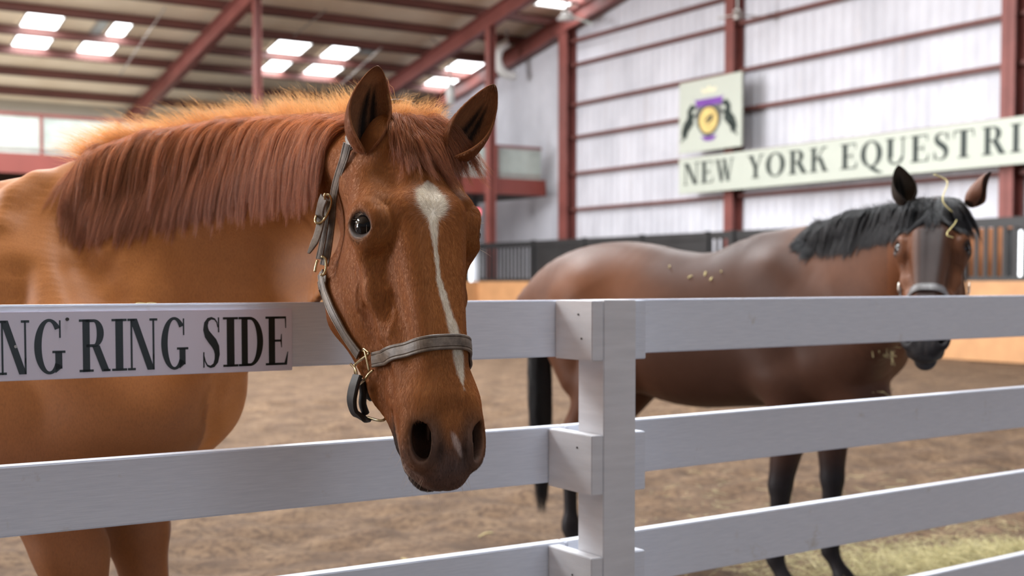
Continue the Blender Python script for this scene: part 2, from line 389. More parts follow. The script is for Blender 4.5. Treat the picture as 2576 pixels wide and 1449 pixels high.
# under the balcony
structure(MB().box(G(-28, 37.2, 0), D1*(28+AW-.1), D2*.1, UP*ZB0).build('wall_under_balcony', M['brown_panel']), 'brown timber wall under the balcony')
def window(n, fn, q, label, glow_mat='window_glow'):
    l, r, t_, b_ = q; p1 = fn(l, b_); p2 = fn(r, b_); p3 = fn(l, t_)
    ux = p2-p1; ux.z = 0; h = abs(p3.z-p1.z); nrm = ux.cross(UP).normalized()
    if nrm.dot(CAMP-p1) < 0: nrm = -nrm
    o = thing(f'window_{n}', (p1+p2)/2, label, 'window', kind='structure')
    MB().box(p1-nrm*.02, ux, -nrm*.03, UP*h).build('pane', M[glow_mat], o)
    f = MB(); d = ux.normalized()
    for a_, b2 in ((p1, p2), (p1+UP*h, p2+UP*h), (p1, p1+UP*h), (p2, p2+UP*h)): f.bar(a_, b2, .07, .07, up=nrm)
    f.build('frame', M['black'], o)
fb = lambda x, y: hit_b(x, y, 37.1)
window(1, fb, (1240, 1271, 541, 708), 'tall bright window under the balcony beside the red column')
window(2, fb, (1164, 1194, 632, 712), 'bright window seen through the black rails just right of the chestnut horse')
window(3, fb, (1305, 1334, 620, 710), 'bright window seen through the black rails near the bay horse rump')
t = thing('exit_light', hit_b(1196, 533, 33), 'small red exit light under the balcony beam', 'light')
p = Vector(t.location); M['red_glow'] = glow('red_exit_glow', (1, .06, .10), 1.6)
MB().box(p-D1*.16-UP*.1, D1*.34, D2*.06, UP*.2).build('lit_face', M['red_glow'], t); MB().box(p-D1*.1+UP*.1, D1*.2, D2*.04, UP*.6+UP*.0).build('bracket', M['black'], t)

# kickboard walls with black rails
AK, BK = 18.6, 31.2
structure(MB().box(G(AK, -6, 0), D1*.08, D2*(BK+6), UP*1.38).build('kickboard_wall_right', M['kick']), 'orange pine kickboard below the gable wall')
structure(MB().box(G(-28, BK, 0), D1*(28+AK), D2*.08, UP*1.38).build('kickboard_wall_far', M['kick']), 'orange pine kickboard below the balcony')
def rail_run(org, d, length, kind, label, nrm):
    org = org + d*.015; length -= .03
    o = thing('ring_rail', org + d*length/2 + UP*1.38, label, 'ring rail', 'black rails on top of the kickboard')
    MB().box(org+UP*2.30, d*length, nrm*.06, UP*.16).build('top_rail', M['black'], o)
    MB().box(org+UP*1.38, d*length, nrm*.06, UP*.08).build('bottom_rail', M['black'], o)
    if kind == 'solid': MB().box(org+UP*1.4+nrm*.02, d*length, nrm*.03, UP*.95).build('panel', M['black'], o)
    else:
        mb = MB(); x = 0.0
        while x < length: mb.box(org+d*x+UP*1.44+nrm*.015, d*.075, nrm*.03, UP*.88); x += .19
        mb.build('slats', M['black'], o)
    mb = MB(); x = 0
    k = 0
    while x <= length-.15:
        MB().box(org+d*(x+.02)+UP*1.38-nrm*.04, d*.1, nrm*.1, UP*1.10).build('post', M['black'], o); x += length/max(1, round(length/2.4))
bR = [ab(hit_a(x, 650, AK))[1] for x in (1345, 1785, 1850, 2435)]
rail_run(G(AK, bR[0], 0), D2, BK-bR[0], 'slat', 'black slatted rail section in the far corner of the ring', D1)
rail_run(G(AK, bR[1], 0), D2, bR[0]-bR[1], 'solid', 'black boarded rail section above the bay horse rump', D1)
rail_run(G(AK, bR[2], 0), D2, bR[1]-bR[2], 'slat', 'short open slatted rail section showing brown timber above the bay horse back', D1)
rail_run(G(AK, bR[3], 0), D2, bR[2]-bR[3], 'solid', 'black boarded rail section behind the bay horse neck', D1)
rail_run(G(AK, -6, 0), D2, bR[3]+6, 'slat', 'black slatted rail section right of the bay horse head', D1)
rail_run(G(-28, BK+.12, 0), D1, AK+27.8, 'solid', 'long black boarded rail below the balcony behind the chestnut horse', D2)
# timber stall front behind the slatted section at the right
structure(MB().box(G(AK+1.2, -6, 0), D1*.06, D2*(bR[2]+7), UP*2.35).build('wall_stall_front', M['brown_panel']), 'brown timber boarding behind the slatted rail')
fa = lambda x, y: hit_a(x, y, AK+1.1)
window(4, fa, (2556, 2590, 575, 712), 'bright opening behind the slats at the right edge')
window(5, fa, (2533, 2545, 580, 708), 'narrow bright slot behind the slats near the right edge')

# ================================================================== lettering
def strip(path, widths):
    P = [Vector((x, y)) for x, y in path]; out = []; n = len(P)
    L, R = [], []
    for i in range(n):
        t = (P[min(i+1, n-1)] - P[max(i-1, 0)]).normalized(); nn = Vector((-t.y, t.x))
        L.append(P[i]+nn*widths[i]/2); R.append(P[i]-nn*widths[i]/2)
    for i in range(n-1): out.append([tuple(L[i]), tuple(L[i+1]), tuple(R[i+1]), tuple(R[i])])
    return out
def rect(x0, y0, x1, y1): return [(x0, y0), (x1, y0), (x1, y1), (x0, y1)]
TK, TN, SF = .20, .055, .045
def serif(xc, y, w, up): return [rect(xc-w/2, y if up else y-SF, xc+w/2, y+SF if up else y)]
def stem(x, w=TK, y0=0, y1=1, s=.10): return [rect(x, y0, x+w, y1)] + serif(x+w/2, y0, w+2*s, True) + serif(x+w/2, y1, w+2*s, False)
def diag(x0, y0, x1, y1, w): return [[(x0, y0), (x0+w, y0), (x1+w, y1), (x1, y1)]]
def bowl(cx, cy, rx, ry, a0, a1, T=TK, t=TN, n=28):
    out = []
    for i in range(n):
        A, B = [math.radians(a0+(a1-a0)*k/n) for k in (i, i+1)]
        o = [(cx+rx*math.cos(q), cy+ry*math.sin(q)) for q in (A, B)]; ii = [(cx+(rx-T)*math.cos(q), cy+(ry-t)*math.sin(q)) for q in (B, A)]
        out.append(o+ii)
    return out
def tick(x, y0, y1, w=.045): return [rect(x-w/2, min(y0, y1), x+w/2, max(y0, y1))]
GL = {
 'I': (0.40, stem(.10)),
 'N': (0.92, stem(.10, TN, 0, 1, .09) + stem(.76, TN, .2, 1, .09)[:1] + serif(.79, 1, .24, False) + diag(.08, 1, .60, 0, .215) + [rect(.76, 0, .815, .3)]),
 'E': (0.74, stem(.10) + [rect(.2, .955, .66, 1), rect(.2, 0, .68, .045), rect(.2, .48, .5, .525)] + [[(.62, .96), (.66, 1), (.66, .76), (.635, .76)], [(.68, 0), (.60, .04), (.70, .27), (.72, .27)], [(.5, .36), (.475, .5), (.5, .64), (.52, .64), (.52, .36)]]),
 'D': (0.84, stem(.10) + [rect(.2, .945, .40, 1), rect(.2, 0, .40, .055)] + bowl(.38, .5, .43, .5, -90, 90)),
 'R': (0.88, stem(.10) + [rect(.2, .945, .42, 1), rect(.2, .47, .42, .525)] + bowl(.42, .735, .28, .265, -90, 90) + diag(.36, .50, .64, 0, .22) + serif(.78, 0, .2, True)),
 'O': (0.90, bowl(.45, .5, .43, .52, 0, 360, n=48)),
 'Q': (0.90, bowl(.45, .5, .43, .52, 0, 360, n=48) + strip([(.40, .0), (.55, -.10), (.72, -.22), (.92, -.26)], [.14, .16, .12, .03])),
 'G': (0.90, bowl(.44, .5, .41, .52, 42, 318, n=40) + [rect(.60, .08, .79, .40)] + serif(.70, .42, .36, False) + tick(.735, .66, .99) + [[(.60, .0), (.79, .1), (.79, .14), (.60, .1)]]),
 'U': (0.86, stem(.10, TK, .25, 1)[:1] + serif(.20, 1, .38, False) + [rect(.68, .28, .735, 1)] + serif(.71, 1, .24, False) + bowl(.418, .28, .318, .30, 180, 360, .12, .07)),
 'T': (0.78, stem(.29) + [rect(.04, .955, .74, 1)] + [[(.04, 1), (.08, .96), (.055, .72), (.03, .72)], [(.74, 1), (.70, .96), (.73, .72), (.755, .72)]]),
 'Y': (0.88, stem(.34, TK, 0, .46)[:1] + serif(.44, 0, .40, True) + diag(.34, .44, .06, 1, .21) + strip([(.50, .42), (.74, 1)], [TN, TN]) + serif(.17, 1, .34, False) + serif(.75, 1, .24, False)),
 'K': (0.92, stem(.10) + strip([(.26, .42), (.72, 1)], [TN, TN]) + diag(.38, .60, .66, 0, .21) + serif(.77, 0, .30, True) + serif(.72, 1, .28, False)),
 'W': (1.16, diag(.06, 1, .32, 0, .19) + strip([(.41, .0), (.60, .95)], [TN, TN]) + diag(.46, 1, .72, 0, .19) + strip([(.82, .0), (1.06, 1)], [TN, TN]) + serif(.14, 1, .30, False) + serif(.55, 1, .30, False) + serif(1.05, 1, .22, False)),
 'A': (0.92, strip([(.14, 0), (.44, 1)], [TN, TN]) + diag(.34, 1, .62, 0, .2) + [rect(.25, .30, .65, .345)] + serif(.15, 0, .24, True) + serif(.74, 0, .32, True)),
 'S': (0.66, strip([(.565,.80),(.53,.90),(.45,.965),(.34,.985),(.22,.955),(.145,.87),(.135,.77),(.18,.67),(.30,.575),(.43,.48),(.51,.38),(.535,.26),(.50,.13),(.41,.04),(.29,.012),(.18,.04),(.11,.12),(.075,.22)],
       [.03,.035,.04,.05,.08,.14,.18,.20,.21,.22,.21,.18,.14,.08,.05,.04,.035,.03]) + tick(.59, .70, 1.0) + tick(.06, 0, .31)),
}
def letters(items, org_fn, mat, nrm, parent, depth=.002):
    """items: (char, P_bottom_left, x vector over the glyph width, y vector over the cap height)"""
    for ch, o, ux, uy in items:
        wd, polys = GL[ch]; mb = MB()
        for pl in polys:
            q = [(x/wd, y) for x, y in pl]; vs = [o + ux*x + uy*y + nrm*depth for x, y in q]
            mb.add(vs, [tuple(range(len(q)))])
        mb.build('letter', mat, parent)

# sign along the gable wall
AS = 21.2
def zc(px, py): return hit_a(px, py, AS).z
bl, br = ab(hit_a(1708, 440, AS))[1], ab(hit_a(2576, 350, AS))[1]
zt, zb = (zc(1708, 403)+zc(2576, 288))/2, (zc(1712, 488)+zc(2576, 412))/2
sg = thing('wall_sign', G(AS, (bl+br)/2, zb), 'long cream sign board with dark serif words NEW YORK EQUESTRI', 'sign')
bend = br - 2.3
MB().box(G(AS, bend, zb), D1*.06, D2*(bl-bend), UP*(zt-zb)).build('board', M['sign'], sg)
for bb in (bl-1.0, (bl+bend)/2, bend+1.0): MB().box(G(AS+.06, bb, zb+.1), D1*(AW-AS-.06), D2*.06, UP*.06).build('bracket', M['dark_steel'], sg)
lt = [('N',1720,1759),('E',1763,1796),('W',1800,1846),('Y',1881,1922),('O',1926,1976),('R',1984,2031),('K',2037,2084),('E',2114,2158),('Q',2164,2220),('U',2227,2281),('E',2290,2338),('S',2347,2388),('T',2396,2452),('R',2470,2530),('I',2541,2569),('A',2582,2650),('N',2660,2735)]
zt2, zb2 = (zc(1740, 411)+zc(2500, 316))/2, (zc(1740, 466)+zc(2500, 386))/2
its = []
for ch, l, r in lt:
    b1, b2 = ab(hit_a(l, 420, AS))[1], ab(hit_a(r, 420, AS))[1]
    its.append((ch, G(AS, b1, zb2), D2*(b2-b1), UP*(zt2-zb2)))
letters(its, None, M['sign_text'], -D1, sg, .01)

# crest sign
AC = 21.1
bl, br = ab(hit_a(1709, 300, AC))[1], ab(hit_a(1865, 300, AC))[1]
zt, zb = zc(1709, 213)*1.0, zc(1709, 387)
zt = (hit_a(1709, 213, AC).z+hit_a(1867, 177, AC).z)/2; zb = (hit_a(1709, 386, AC).z+hit_a(1862, 369, AC).z)/2
cs = thing('crest_sign', G(AC, (bl+br)/2, zb), 'square cream sign with purple banner crest and gold medallion between black horses', 'sign')
MB().box(G(AC, br, zb), D1*.06, D2*(bl-br), UP*(zt-zb)).build('board', M['sign'], cs)
MB().box(G(AC+.06, (bl+br)/2-.3, zb+.3), D1*(AW-AC-.06), D2*.6, UP*.06).build('bracket', M['dark_steel'], cs)
WS, HS = bl-br, zt-zb
def C(x, y): return G(AC, bl - x*WS, zb + y*HS)       # 0..1 from the left and from the bottom
def flat(name, polys, mat, d):
    mb = MB()
    for pl in polys: mb.add([C(x, y)-D1*d for x, y in pl], [tuple(range(len(pl)))])
    return mb.build(name, mat, cs)
ell = lambda cx, cy, rx, ry, n=36, a0=0, a1=360: [(cx+rx*math.cos(math.radians(a0+(a1-a0)*k/n)), cy+ry*math.sin(math.radians(a0+(a1-a0)*k/n))) for k in range(n)]
flat('banner', [[(.27,.72),(.71,.72),(.73,.77),(.69,.60),(.66,.56),(.32,.56),(.29,.62),(.25,.77)]], M['purple'], .006)
flat('ribbon', [[(.36,.20),(.62,.20),(.58,.14),(.50,.125),(.42,.14)]], M['purple'], .006)
flat('shield', [[(.30,.62),(.68,.62),(.70,.50),(.68,.36),(.60,.24),(.49,.18),(.38,.24),(.30,.36),(.28,.50)]], M['silver_line'], .010)
flat('medallion_ring', [ell(.49, .42, .175, .205)], M['sign_text'], .012)
flat('medallion', [ell(.49, .42, .150, .180)], M['gold'], .016)
flat('crown', [[(.38,.80),(.37,.88),(.43,.84),(.49,.90),(.55,.84),(.61,.88),(.60,.80)]], M['gold_pale'], .006)
def hstroke(path, ws): return strip(path, ws)
def rear_horse(s):
    X = lambda x: .49 + s*(x-.49)
    body = []
    for path, ws in (([(.70,.62),(.76,.63),(.80,.58),(.79,.50),(.80,.42),(.84,.34),(.86,.28)], [.03,.06,.05,.06,.09,.06,.02]),
                     ([(.78,.50),(.72,.50),(.70,.54)], [.04,.025,.015]), ([(.84,.36),(.89,.30),(.90,.22),(.94,.16)], [.04,.03,.02,.012]),
                     ([(.85,.33),(.86,.24),(.88,.20)], [.04,.025,.015]), ([(.81,.46),(.88,.42),(.92,.32),(.93,.24)], [.02,.02,.015,.01])):
        body += strip([(X(x), y) for x, y in path], [w_*1.55 for w_ in ws])
    return body
flat('horse_figure', rear_horse(1), M['sign_text'], .012); flat('horse_figure', rear_horse(-1), M['sign_text'], .012)
flat('medallion_figure', strip([(.44,.40),(.50,.46),(.56,.48),(.54,.42),(.47,.37)], [.02,.04,.03,.04,.02]), M['sign_text'], .020)
# ================================================================== fence
RB = 2.595                                   # front face of the left rails
RT = 0.036                                   # rail thickness
ZT = [CAMZ-.044, CAMZ-.361, CAMZ-.655, CAMZ-.945]
RH = [.140, .140, .140, .140]
PD = 0.155
pA = ab(hit_b(1519, 900, RB-PD))[0]; pB = ab(hit_b(1600, 900, RB-PD))[0]    # post left and right edge
PW = pB-pA
DR = Vector((math.sin(math.radians(54.0)), math.cos(math.radians(54.0)), 0)); NR = Vector((-DR.y, DR.x, 0))
cl = .036
aL = ab(hit_b(1489, 850, RB-PD))[0]
aR = pB + cl
ordw = ['top', 'second', 'third', 'lowest']
OFF = [0, .03, .03, .03]
for i in range(4):
    z1 = ZT[i]; h = RH[i]
    aj = pA + .02
    o = MB().box(G(-1.6, RB+OFF[i], z1-h), D1*(aj+1.6), D2*RT, UP*h, .003).build('fence_rail', M['fence'])
    tag(o, f'{ordw[i]} white painted fence board left of the post' + (', behind the lettered plate' if i == 0 else ''), 'fence rail', 'white painted fence boards')
    s = G(aj+.003, RB+OFF[i], z1-h)
    o = MB().box(s, DR*3.0, NR*RT, UP*h, .003).build('fence_rail', M['fence'])
    tag(o, f'{ordw[i]} white painted fence board right of the post', 'fence rail', 'white painted fence boards')
BLK = []
def fence_post(a, label, full=True, d1=D1, d2=D2, org=None):
    base = G(a, RB-PD, 0) if org is None else org
    t = thing('fence_post', base + d1*PW/2 + d2*.05, label, 'fence post', 'white fence posts')
    MB().box(base-UP*.02, d1*PW, d2*.105, UP*(ZT[0]+.022), .002).build('shaft', M['fence_block'], t)
    for i in range(4):
        dz = (.0, .004, .004, .004)[i]; h = .143
        o = base - d1*(pA-aL) + UP*(ZT[i]-h-dz)
        BLK.append(MB().box(o, d1*(pA-aL-.001), d2*(PD+OFF[i]-.001), UP*h, .002).build('block', M['fence_block'], t))
        o = base + d1*(PW+.004) + d2*.012 + UP*(ZT[i]-h-dz)
        MB().box(o, d1*cl, d2*(PD+OFF[i]-.015), UP*h, .002).build('block', M['fence'], t)
    return t
pt = fence_post(pA, 'square white timber fence post with blocks carrying the boards, standing between the two horses')
fence_post(pA-3.1, 'white fence post beyond the left edge')
fence_post(0, 'white fence post beyond the right edge', d1=DR, d2=NR, org=G(pA+.023, RB, 0)-NR*(PD+.006)+DR*2.5)
# nails
def nail(p, n, r=.0025):
    blk = min(BLK[:4], key=lambda b: abs(np.mean([v.co.z for v in b.data.vertices])-p.z))
    MB().tube([Vector(p), Vector(p)+n*.0015], r, 10).build('nail', M['nail'], blk)
def on_block(px, py): return hit_a(px, py, aL-.0005)
for px, py in ((1455, 791), (1463, 852), (1452, 1126), (1440, 1446)): nail(on_block(px, py), -D1)

# lettered plate on the top left rail
zt, zb = hit_b(0, 774, RB).z, hit_b(0, 967, RB).z
a0 = 0.1; a1 = ab(hit_b(735, 850, RB-.006))[0]
zt = hit_b(735, 776, RB-.006).z; zb = hit_b(735, 931, RB-.006).z
pl = thing('sign_plate', G((a0+a1)/2, RB-.003, zb), 'lavender-white plate lettered NG RING SIDE screwed to the top left fence board', 'sign plate')
MB().box(G(a0, RB-.006, zb), D1*(a1-a0), D2*.005, UP*(zt-zb), .001).build('plate', M['plate'], pl)
AZ = lambda px: ab(hit_b(px, 860, RB-.006))[0]
zt2 = hit_b(700, 796, RB-.006).z; zb2 = hit_b(700, 918, RB-.006).z
its = []
for ch, l, r in (('N',-6,75),('G',83,166),('R',199,277),('I',281,319),('N',320,397),('G',403,475),('S',508,555),('I',561,599),('D',600,664),('E',668,726)):
    x1, x2 = AZ(l), AZ(r); its.append((ch, G(x1, RB-.006, zb2), D1*(x2-x1), UP*(zt2-zb2)))
letters(its, None, M['plate_text'], -D2, pl, .0006)
for px, py in ((169, 803), (39, 872)):
    p = hit_b(px, py, RB-.0068); MB().tube([p, p-D2*.002], .0035 if px > 100 else .003, 12).build('screw', M['nail'] if px > 100 else M['grey_metal'], pl)
# ================================================================== implicit surfaces for the animals
def A3v(p): return np.array([p[0], p[1], p[2]], dtype=np.float32)
class Field:
    """distance-like field built from blended shapes; evaluated on a rectilinear grid or at points"""
    def __init__(s): s.ops = []; s.G = None          # (fn, lo, hi, k, mode)
    def add(s, fn, lo, hi, k=0.03, mode=1): s.ops.append((fn, np.array(lo), np.array(hi), k, mode))
    def combine(s, D, d, k, mode):
        if mode == 1:
            h = np.maximum(k - np.abs(D-d), 0)/k; return np.minimum(D, d) - h*h*k*0.25
        d = -d; h = np.maximum(k - np.abs(D-d), 0)/k; return np.maximum(D, d) + h*h*k*0.25
    def grid(s, xs, ys, zs):
        D = np.full((len(xs), len(ys), len(zs)), 0.5, np.float32)
        for fn, lo, hi, k, mode in s.ops:
            m = k + 0.03
            i0, i1 = np.searchsorted(xs, lo[0]-m), np.searchsorted(xs, hi[0]+m)
            j0, j1 = np.searchsorted(ys, lo[1]-m), np.searchsorted(ys, hi[1]+m)
            l0, l1 = np.searchsorted(zs, lo[2]-m), np.searchsorted(zs, hi[2]+m)
            if i1 <= i0 or j1 <= j0 or l1 <= l0: continue
            d = fn(xs[i0:i1, None, None], ys[None, j0:j1, None], zs[None, None, l0:l1])
            D[i0:i1, j0:j1, l0:l1] = s.combine(D[i0:i1, j0:j1, l0:l1], d, k, mode)
        return D
    def at(s, P):
        if s.G is not None:      # trilinear lookup in the stored grid
            D, ax = s.G; P = np.asarray(P, np.float32); I = []; T = []
            for q in range(3):
                i = np.clip(np.searchsorted(ax[q], P[:, q])-1, 0, len(ax[q])-2); I.append(i); T.append(np.clip((P[:, q]-ax[q][i])/(ax[q][i+1]-ax[q][i]), 0, 1))
            out = 0
            for i in (0, 1):
                for j in (0, 1):
                    for k in (0, 1): out = out + D[I[0]+i, I[1]+j, I[2]+k]*(T[0] if i else 1-T[0])*(T[1] if j else 1-T[1])*(T[2] if k else 1-T[2])
            return out
        P = np.asarray(P, np.float32); D = np.full(len(P), 0.5, np.float32)
        for fn, lo, hi, k, mode in s.ops:
            m = k + 0.03
            q = np.all((P > lo-m) & (P < hi+m), axis=1)
            if not q.any(): continue
            Q = P[q]; D[q] = s.combine(D[q], fn(Q[:, 0], Q[:, 1], Q[:, 2]), k, mode)
        return D
    def normal(s, P, e=0.004):
        N = np.stack([s.at(P + np.eye(3)[i]*e) - s.at(P - np.eye(3)[i]*e) for i in range(3)], -1)
        return N/np.maximum(np.linalg.norm(N, axis=1, keepdims=True), 1e-9)
def lc(x, y, z, c, ax): return (x-c[0])*ax[0] + (y-c[1])*ax[1] + (z-c[2])*ax[2]
def f_cone(p, q, r1, r2):
    p, q = A3v(p), A3v(q); ab_ = q-p; L2 = float(ab_@ab_)
    def fn(x, y, z):
        t = np.clip(lc(x, y, z, p, ab_)/L2, 0, 1)
        return np.sqrt((x-p[0]-ab_[0]*t)**2 + (y-p[1]-ab_[1]*t)**2 + (z-p[2]-ab_[2]*t)**2) - (r1+(r2-r1)*t)
    r = max(r1, r2); return fn, np.minimum(p, q)-r, np.maximum(p, q)+r
def f_ell(c, axes, rad):
    c = A3v(c); axes = [A3v(a) for a in axes]; rm = min(rad)
    def fn(x, y, z):
        k0 = 0; k1 = 0
        for a, r in zip(axes, rad):
            u = lc(x, y, z, c, a); k0 = k0 + (u/r)**2; k1 = k1 + (u/(r*r))**2
        k0 = np.sqrt(k0); k1 = np.sqrt(k1) + 1e-6
        return k0*(k0-1)/k1
    e = np.sqrt(sum((a*r)**2 for a, r in zip(axes, rad))); return fn, c-e, c+e
def spline(keys, n):
    K = np.array(keys, float); m = len(K); out = []
    for i in range(m-1):
        p0, p1, p2, p3 = K[max(i-1, 0)], K[i], K[i+1], K[min(i+2, m-1)]
        for t in np.linspace(0, 1, n, endpoint=False):
            out.append(0.5*((2*p1) + (-p0+p2)*t + (2*p0-5*p1+4*p2-p3)*t*t + (-p0+3*p1-3*p2+p3)*t**3))
    out.append(K[-1]); return np.array(out)
def f_sweep(st, n=2.0):
    """st rows: centre(3), side(3), up(3), halfwidth, up radius, down radius, egg"""
    segs = []
    for A, B in zip(st[:-1], st[1:]):
        segs.append((A.astype(np.float32), B.astype(np.float32)))
    R = max(st[:, 9:12].max(), 0.01)
    lo = st[:, :3].min(0)-R; hi = st[:, :3].max(0)+R
    def seg(A, B, x, y, z):
        c0, c1 = A[:3], B[:3]; d = c1-c0; L2 = float(d@d)
        tr = lc(x, y, z, c0, d)/L2; t = np.clip(tr, 0, 1); ex = (tr-t)*math.sqrt(L2)
        px, py, pz = x-c0[0]-d[0]*t, y-c0[1]-d[1]*t, z-c0[2]-d[2]*t
        def dot(a0, a1): return px*(a0[0]+(a1[0]-a0[0])*t) + py*(a0[1]+(a1[1]-a0[1])*t) + pz*(a0[2]+(a1[2]-a0[2])*t)
        u = dot(A[3:6], B[3:6]); v = dot(A[6:9], B[6:9])
        hw = A[9]+(B[9]-A[9])*t; hu = A[10]+(B[10]-A[10])*t; hd = A[11]+(B[11]-A[11])*t; eg = A[12]+(B[12]-A[12])*t
        vv = v/np.where(v > 0, hu, hd); w_ = hw*np.clip(1 + eg*np.clip(vv, -1, 1), 0.15, 3)
        hc = np.minimum(hw, hu)*0.8
        if n == 2: r = np.sqrt((u/w_)**2 + vv**2 + (ex/hc)**2)
        else: r = (np.abs(u/w_)**n + np.abs(vv)**n + np.abs(ex/hc)**n)**(1/n)
        return (r-1)*np.minimum(np.minimum(w_, hu), hd)
    def fn(x, y, z):
        out = None
        shp = np.broadcast(x, y, z).shape
        if len(shp) == 3:
            out = np.full(shp, 0.4, np.float32)
            X, Y, Z = x[:, 0, 0], y[0, :, 0], z[0, 0, :]
            for A, B in segs:
                r = max(A[9:12].max(), B[9:12].max()) + 0.10
                l_, h_ = np.minimum(A[:3], B[:3])-r, np.maximum(A[:3], B[:3])+r
                i0, i1 = np.searchsorted(X, l_[0]), np.searchsorted(X, h_[0]); j0, j1 = np.searchsorted(Y, l_[1]), np.searchsorted(Y, h_[1]); k0, k1 = np.searchsorted(Z, l_[2]), np.searchsorted(Z, h_[2])
                if i1 <= i0 or j1 <= j0 or k1 <= k0: continue
                d = seg(A, B, x[i0:i1], y[:, j0:j1], z[:, :, k0:k1])
                out[i0:i1, j0:j1, k0:k1] = np.minimum(out[i0:i1, j0:j1, k0:k1], d)
            return out
        for A, B in segs:
            d = seg(A, B, x, y, z); out = d if out is None else np.minimum(out, d)
        return out
    return fn, lo, hi
def surface_net(D, xs, ys, zs):
    S = D < 0
    c = [S[i:S.shape[0]-1+i, j:S.shape[1]-1+j, k:S.shape[2]-1+k] for i in (0, 1) for j in (0, 1) for k in (0, 1)]
    allin = c[0].copy(); anyin = c[0].copy()
    for q in c[1:]: allin &= q; anyin |= q
    act = anyin & ~allin; I, J, K = np.nonzero(act); n = len(I)
    idx = np.full(act.shape, -1, np.int32); idx[I, J, K] = np.arange(n)
    val = np.zeros((n, 8), np.float32); off = [(i, j, k) for i in (0, 1) for j in (0, 1) for k in (0, 1)]
    for m_, (i, j, k) in enumerate(off): val[:, m_] = D[I+i, J+j, K+k]
    P = np.zeros((n, 3)); C = np.zeros(n)
    for a in range(8):
        for b in range(a+1, 8):
            if sum(abs(off[a][q]-off[b][q]) for q in range(3)) != 1: continue
            va, vb = val[:, a], val[:, b]; m_ = (va < 0) != (vb < 0)
            t = np.where(m_, va/np.where(m_, va-vb, 1), 0)
            oa, ob = np.array(off[a], float), np.array(off[b], float)
            P += m_[:, None]*(oa + (ob-oa)*t[:, None]); C += m_
    P /= C[:, None]
    V = np.stack([xs[I] + P[:, 0]*(xs[I+1]-xs[I]), ys[J] + P[:, 1]*(ys[J+1]-ys[J]), zs[K] + P[:, 2]*(zs[K+1]-zs[K])], -1)
    F = []
    for ax in range(3):
        a_, b_ = [(1, 2), (2, 0), (0, 1)][ax]
        sl0 = [slice(None)]*3; sl1 = [slice(None)]*3; sl0[ax] = slice(0, -1); sl1[ax] = slice(1, None)
        for q in (a_, b_): sl0[q] = slice(1, -1); sl1[q] = slice(1, -1)
        s0, s1 = S[tuple(sl0)], S[tuple(sl1)]; e = np.argwhere(s0 != s1)
        if not len(e): continue
        fl = s0[tuple(e.T)]
        base = e.copy(); base[:, a_] += 1; base[:, b_] += 1
        def cell(da, db):
            q = base.copy(); q[:, a_] -= da; q[:, b_] -= db; return idx[q[:, 0], q[:, 1], q[:, 2]]
        q = np.stack([cell(1, 1), cell(0, 1), cell(0, 0), cell(1, 0)], -1)
        q[~fl] = q[~fl][:, ::-1]; F.append(q)
    F = np.concatenate(F); F = F[(F >= 0).all(1)]
    return V, F
def axis_coords(lo, hi, flo, fhi, fine, coarse):
    out = [lo]; x = lo
    while x < hi:
        d = 0 if flo <= x <= fhi else min(abs(x-flo), abs(x-fhi))
        x += min(coarse, fine + d*0.10); out.append(x)
    return np.array(out, np.float32)
def fast_mesh(name, V, F, mats, parent=None):
    me = bpy.data.meshes.new(name); F = np.asarray(F, np.int32); V = np.asarray(V, np.float32)
    me.vertices.add(len(V)); me.vertices.foreach_set('co', V.ravel())
    me.loops.add(F.size); me.loops.foreach_set('vertex_index', F.ravel())
    me.polygons.add(len(F)); me.polygons.foreach_set('loop_start', np.arange(len(F), dtype=np.int32)*F.shape[1])
    me.update(calc_edges=True); me.validate()
    me.polygons.foreach_set('use_smooth', np.ones(len(me.polygons), bool))
    for m_ in mats: me.materials.append(m_)
    o = bpy.data.objects.new(name, me); COL.objects.link(o)
    if parent is not None: o.parent = parent; o.matrix_parent_inverse = Matrix.Translation(-Vector(parent.location))
    return o

# ------------------------------------------------------------------ horse shape
class HeadFrame:
    """head-local coordinates: l to the horse's right side (picture left), a down the face, d out of the forehead"""
    def __init__(s, O, nh, pitch, roll, scale):
        nh = Vector(nh).normalized(); lat = Vector((nh.y, -nh.x, 0)).normalized()
        a = -UP*math.cos(pitch) + nh*math.sin(pitch); d = nh*math.cos(pitch) + UP*math.sin(pitch)
        view = (Vector(O)-CAMP).normalized(); R = Matrix.Rotation(roll, 3, view)
        s.O = Vector(O); s.l, s.a, s.d = (R@lat).normalized(), (R@a).normalized(), (R@d).normalized(); s.s = scale
    def P(s, l, a, d): return s.O + (s.l*l + s.a*a + s.d*d)*s.s
    def loc(s, V):
        Q = np.asarray(V) - np.array(s.O); return np.stack([Q@np.array(s.l), Q@np.array(s.a), Q@np.array(s.d)], -1)/s.s

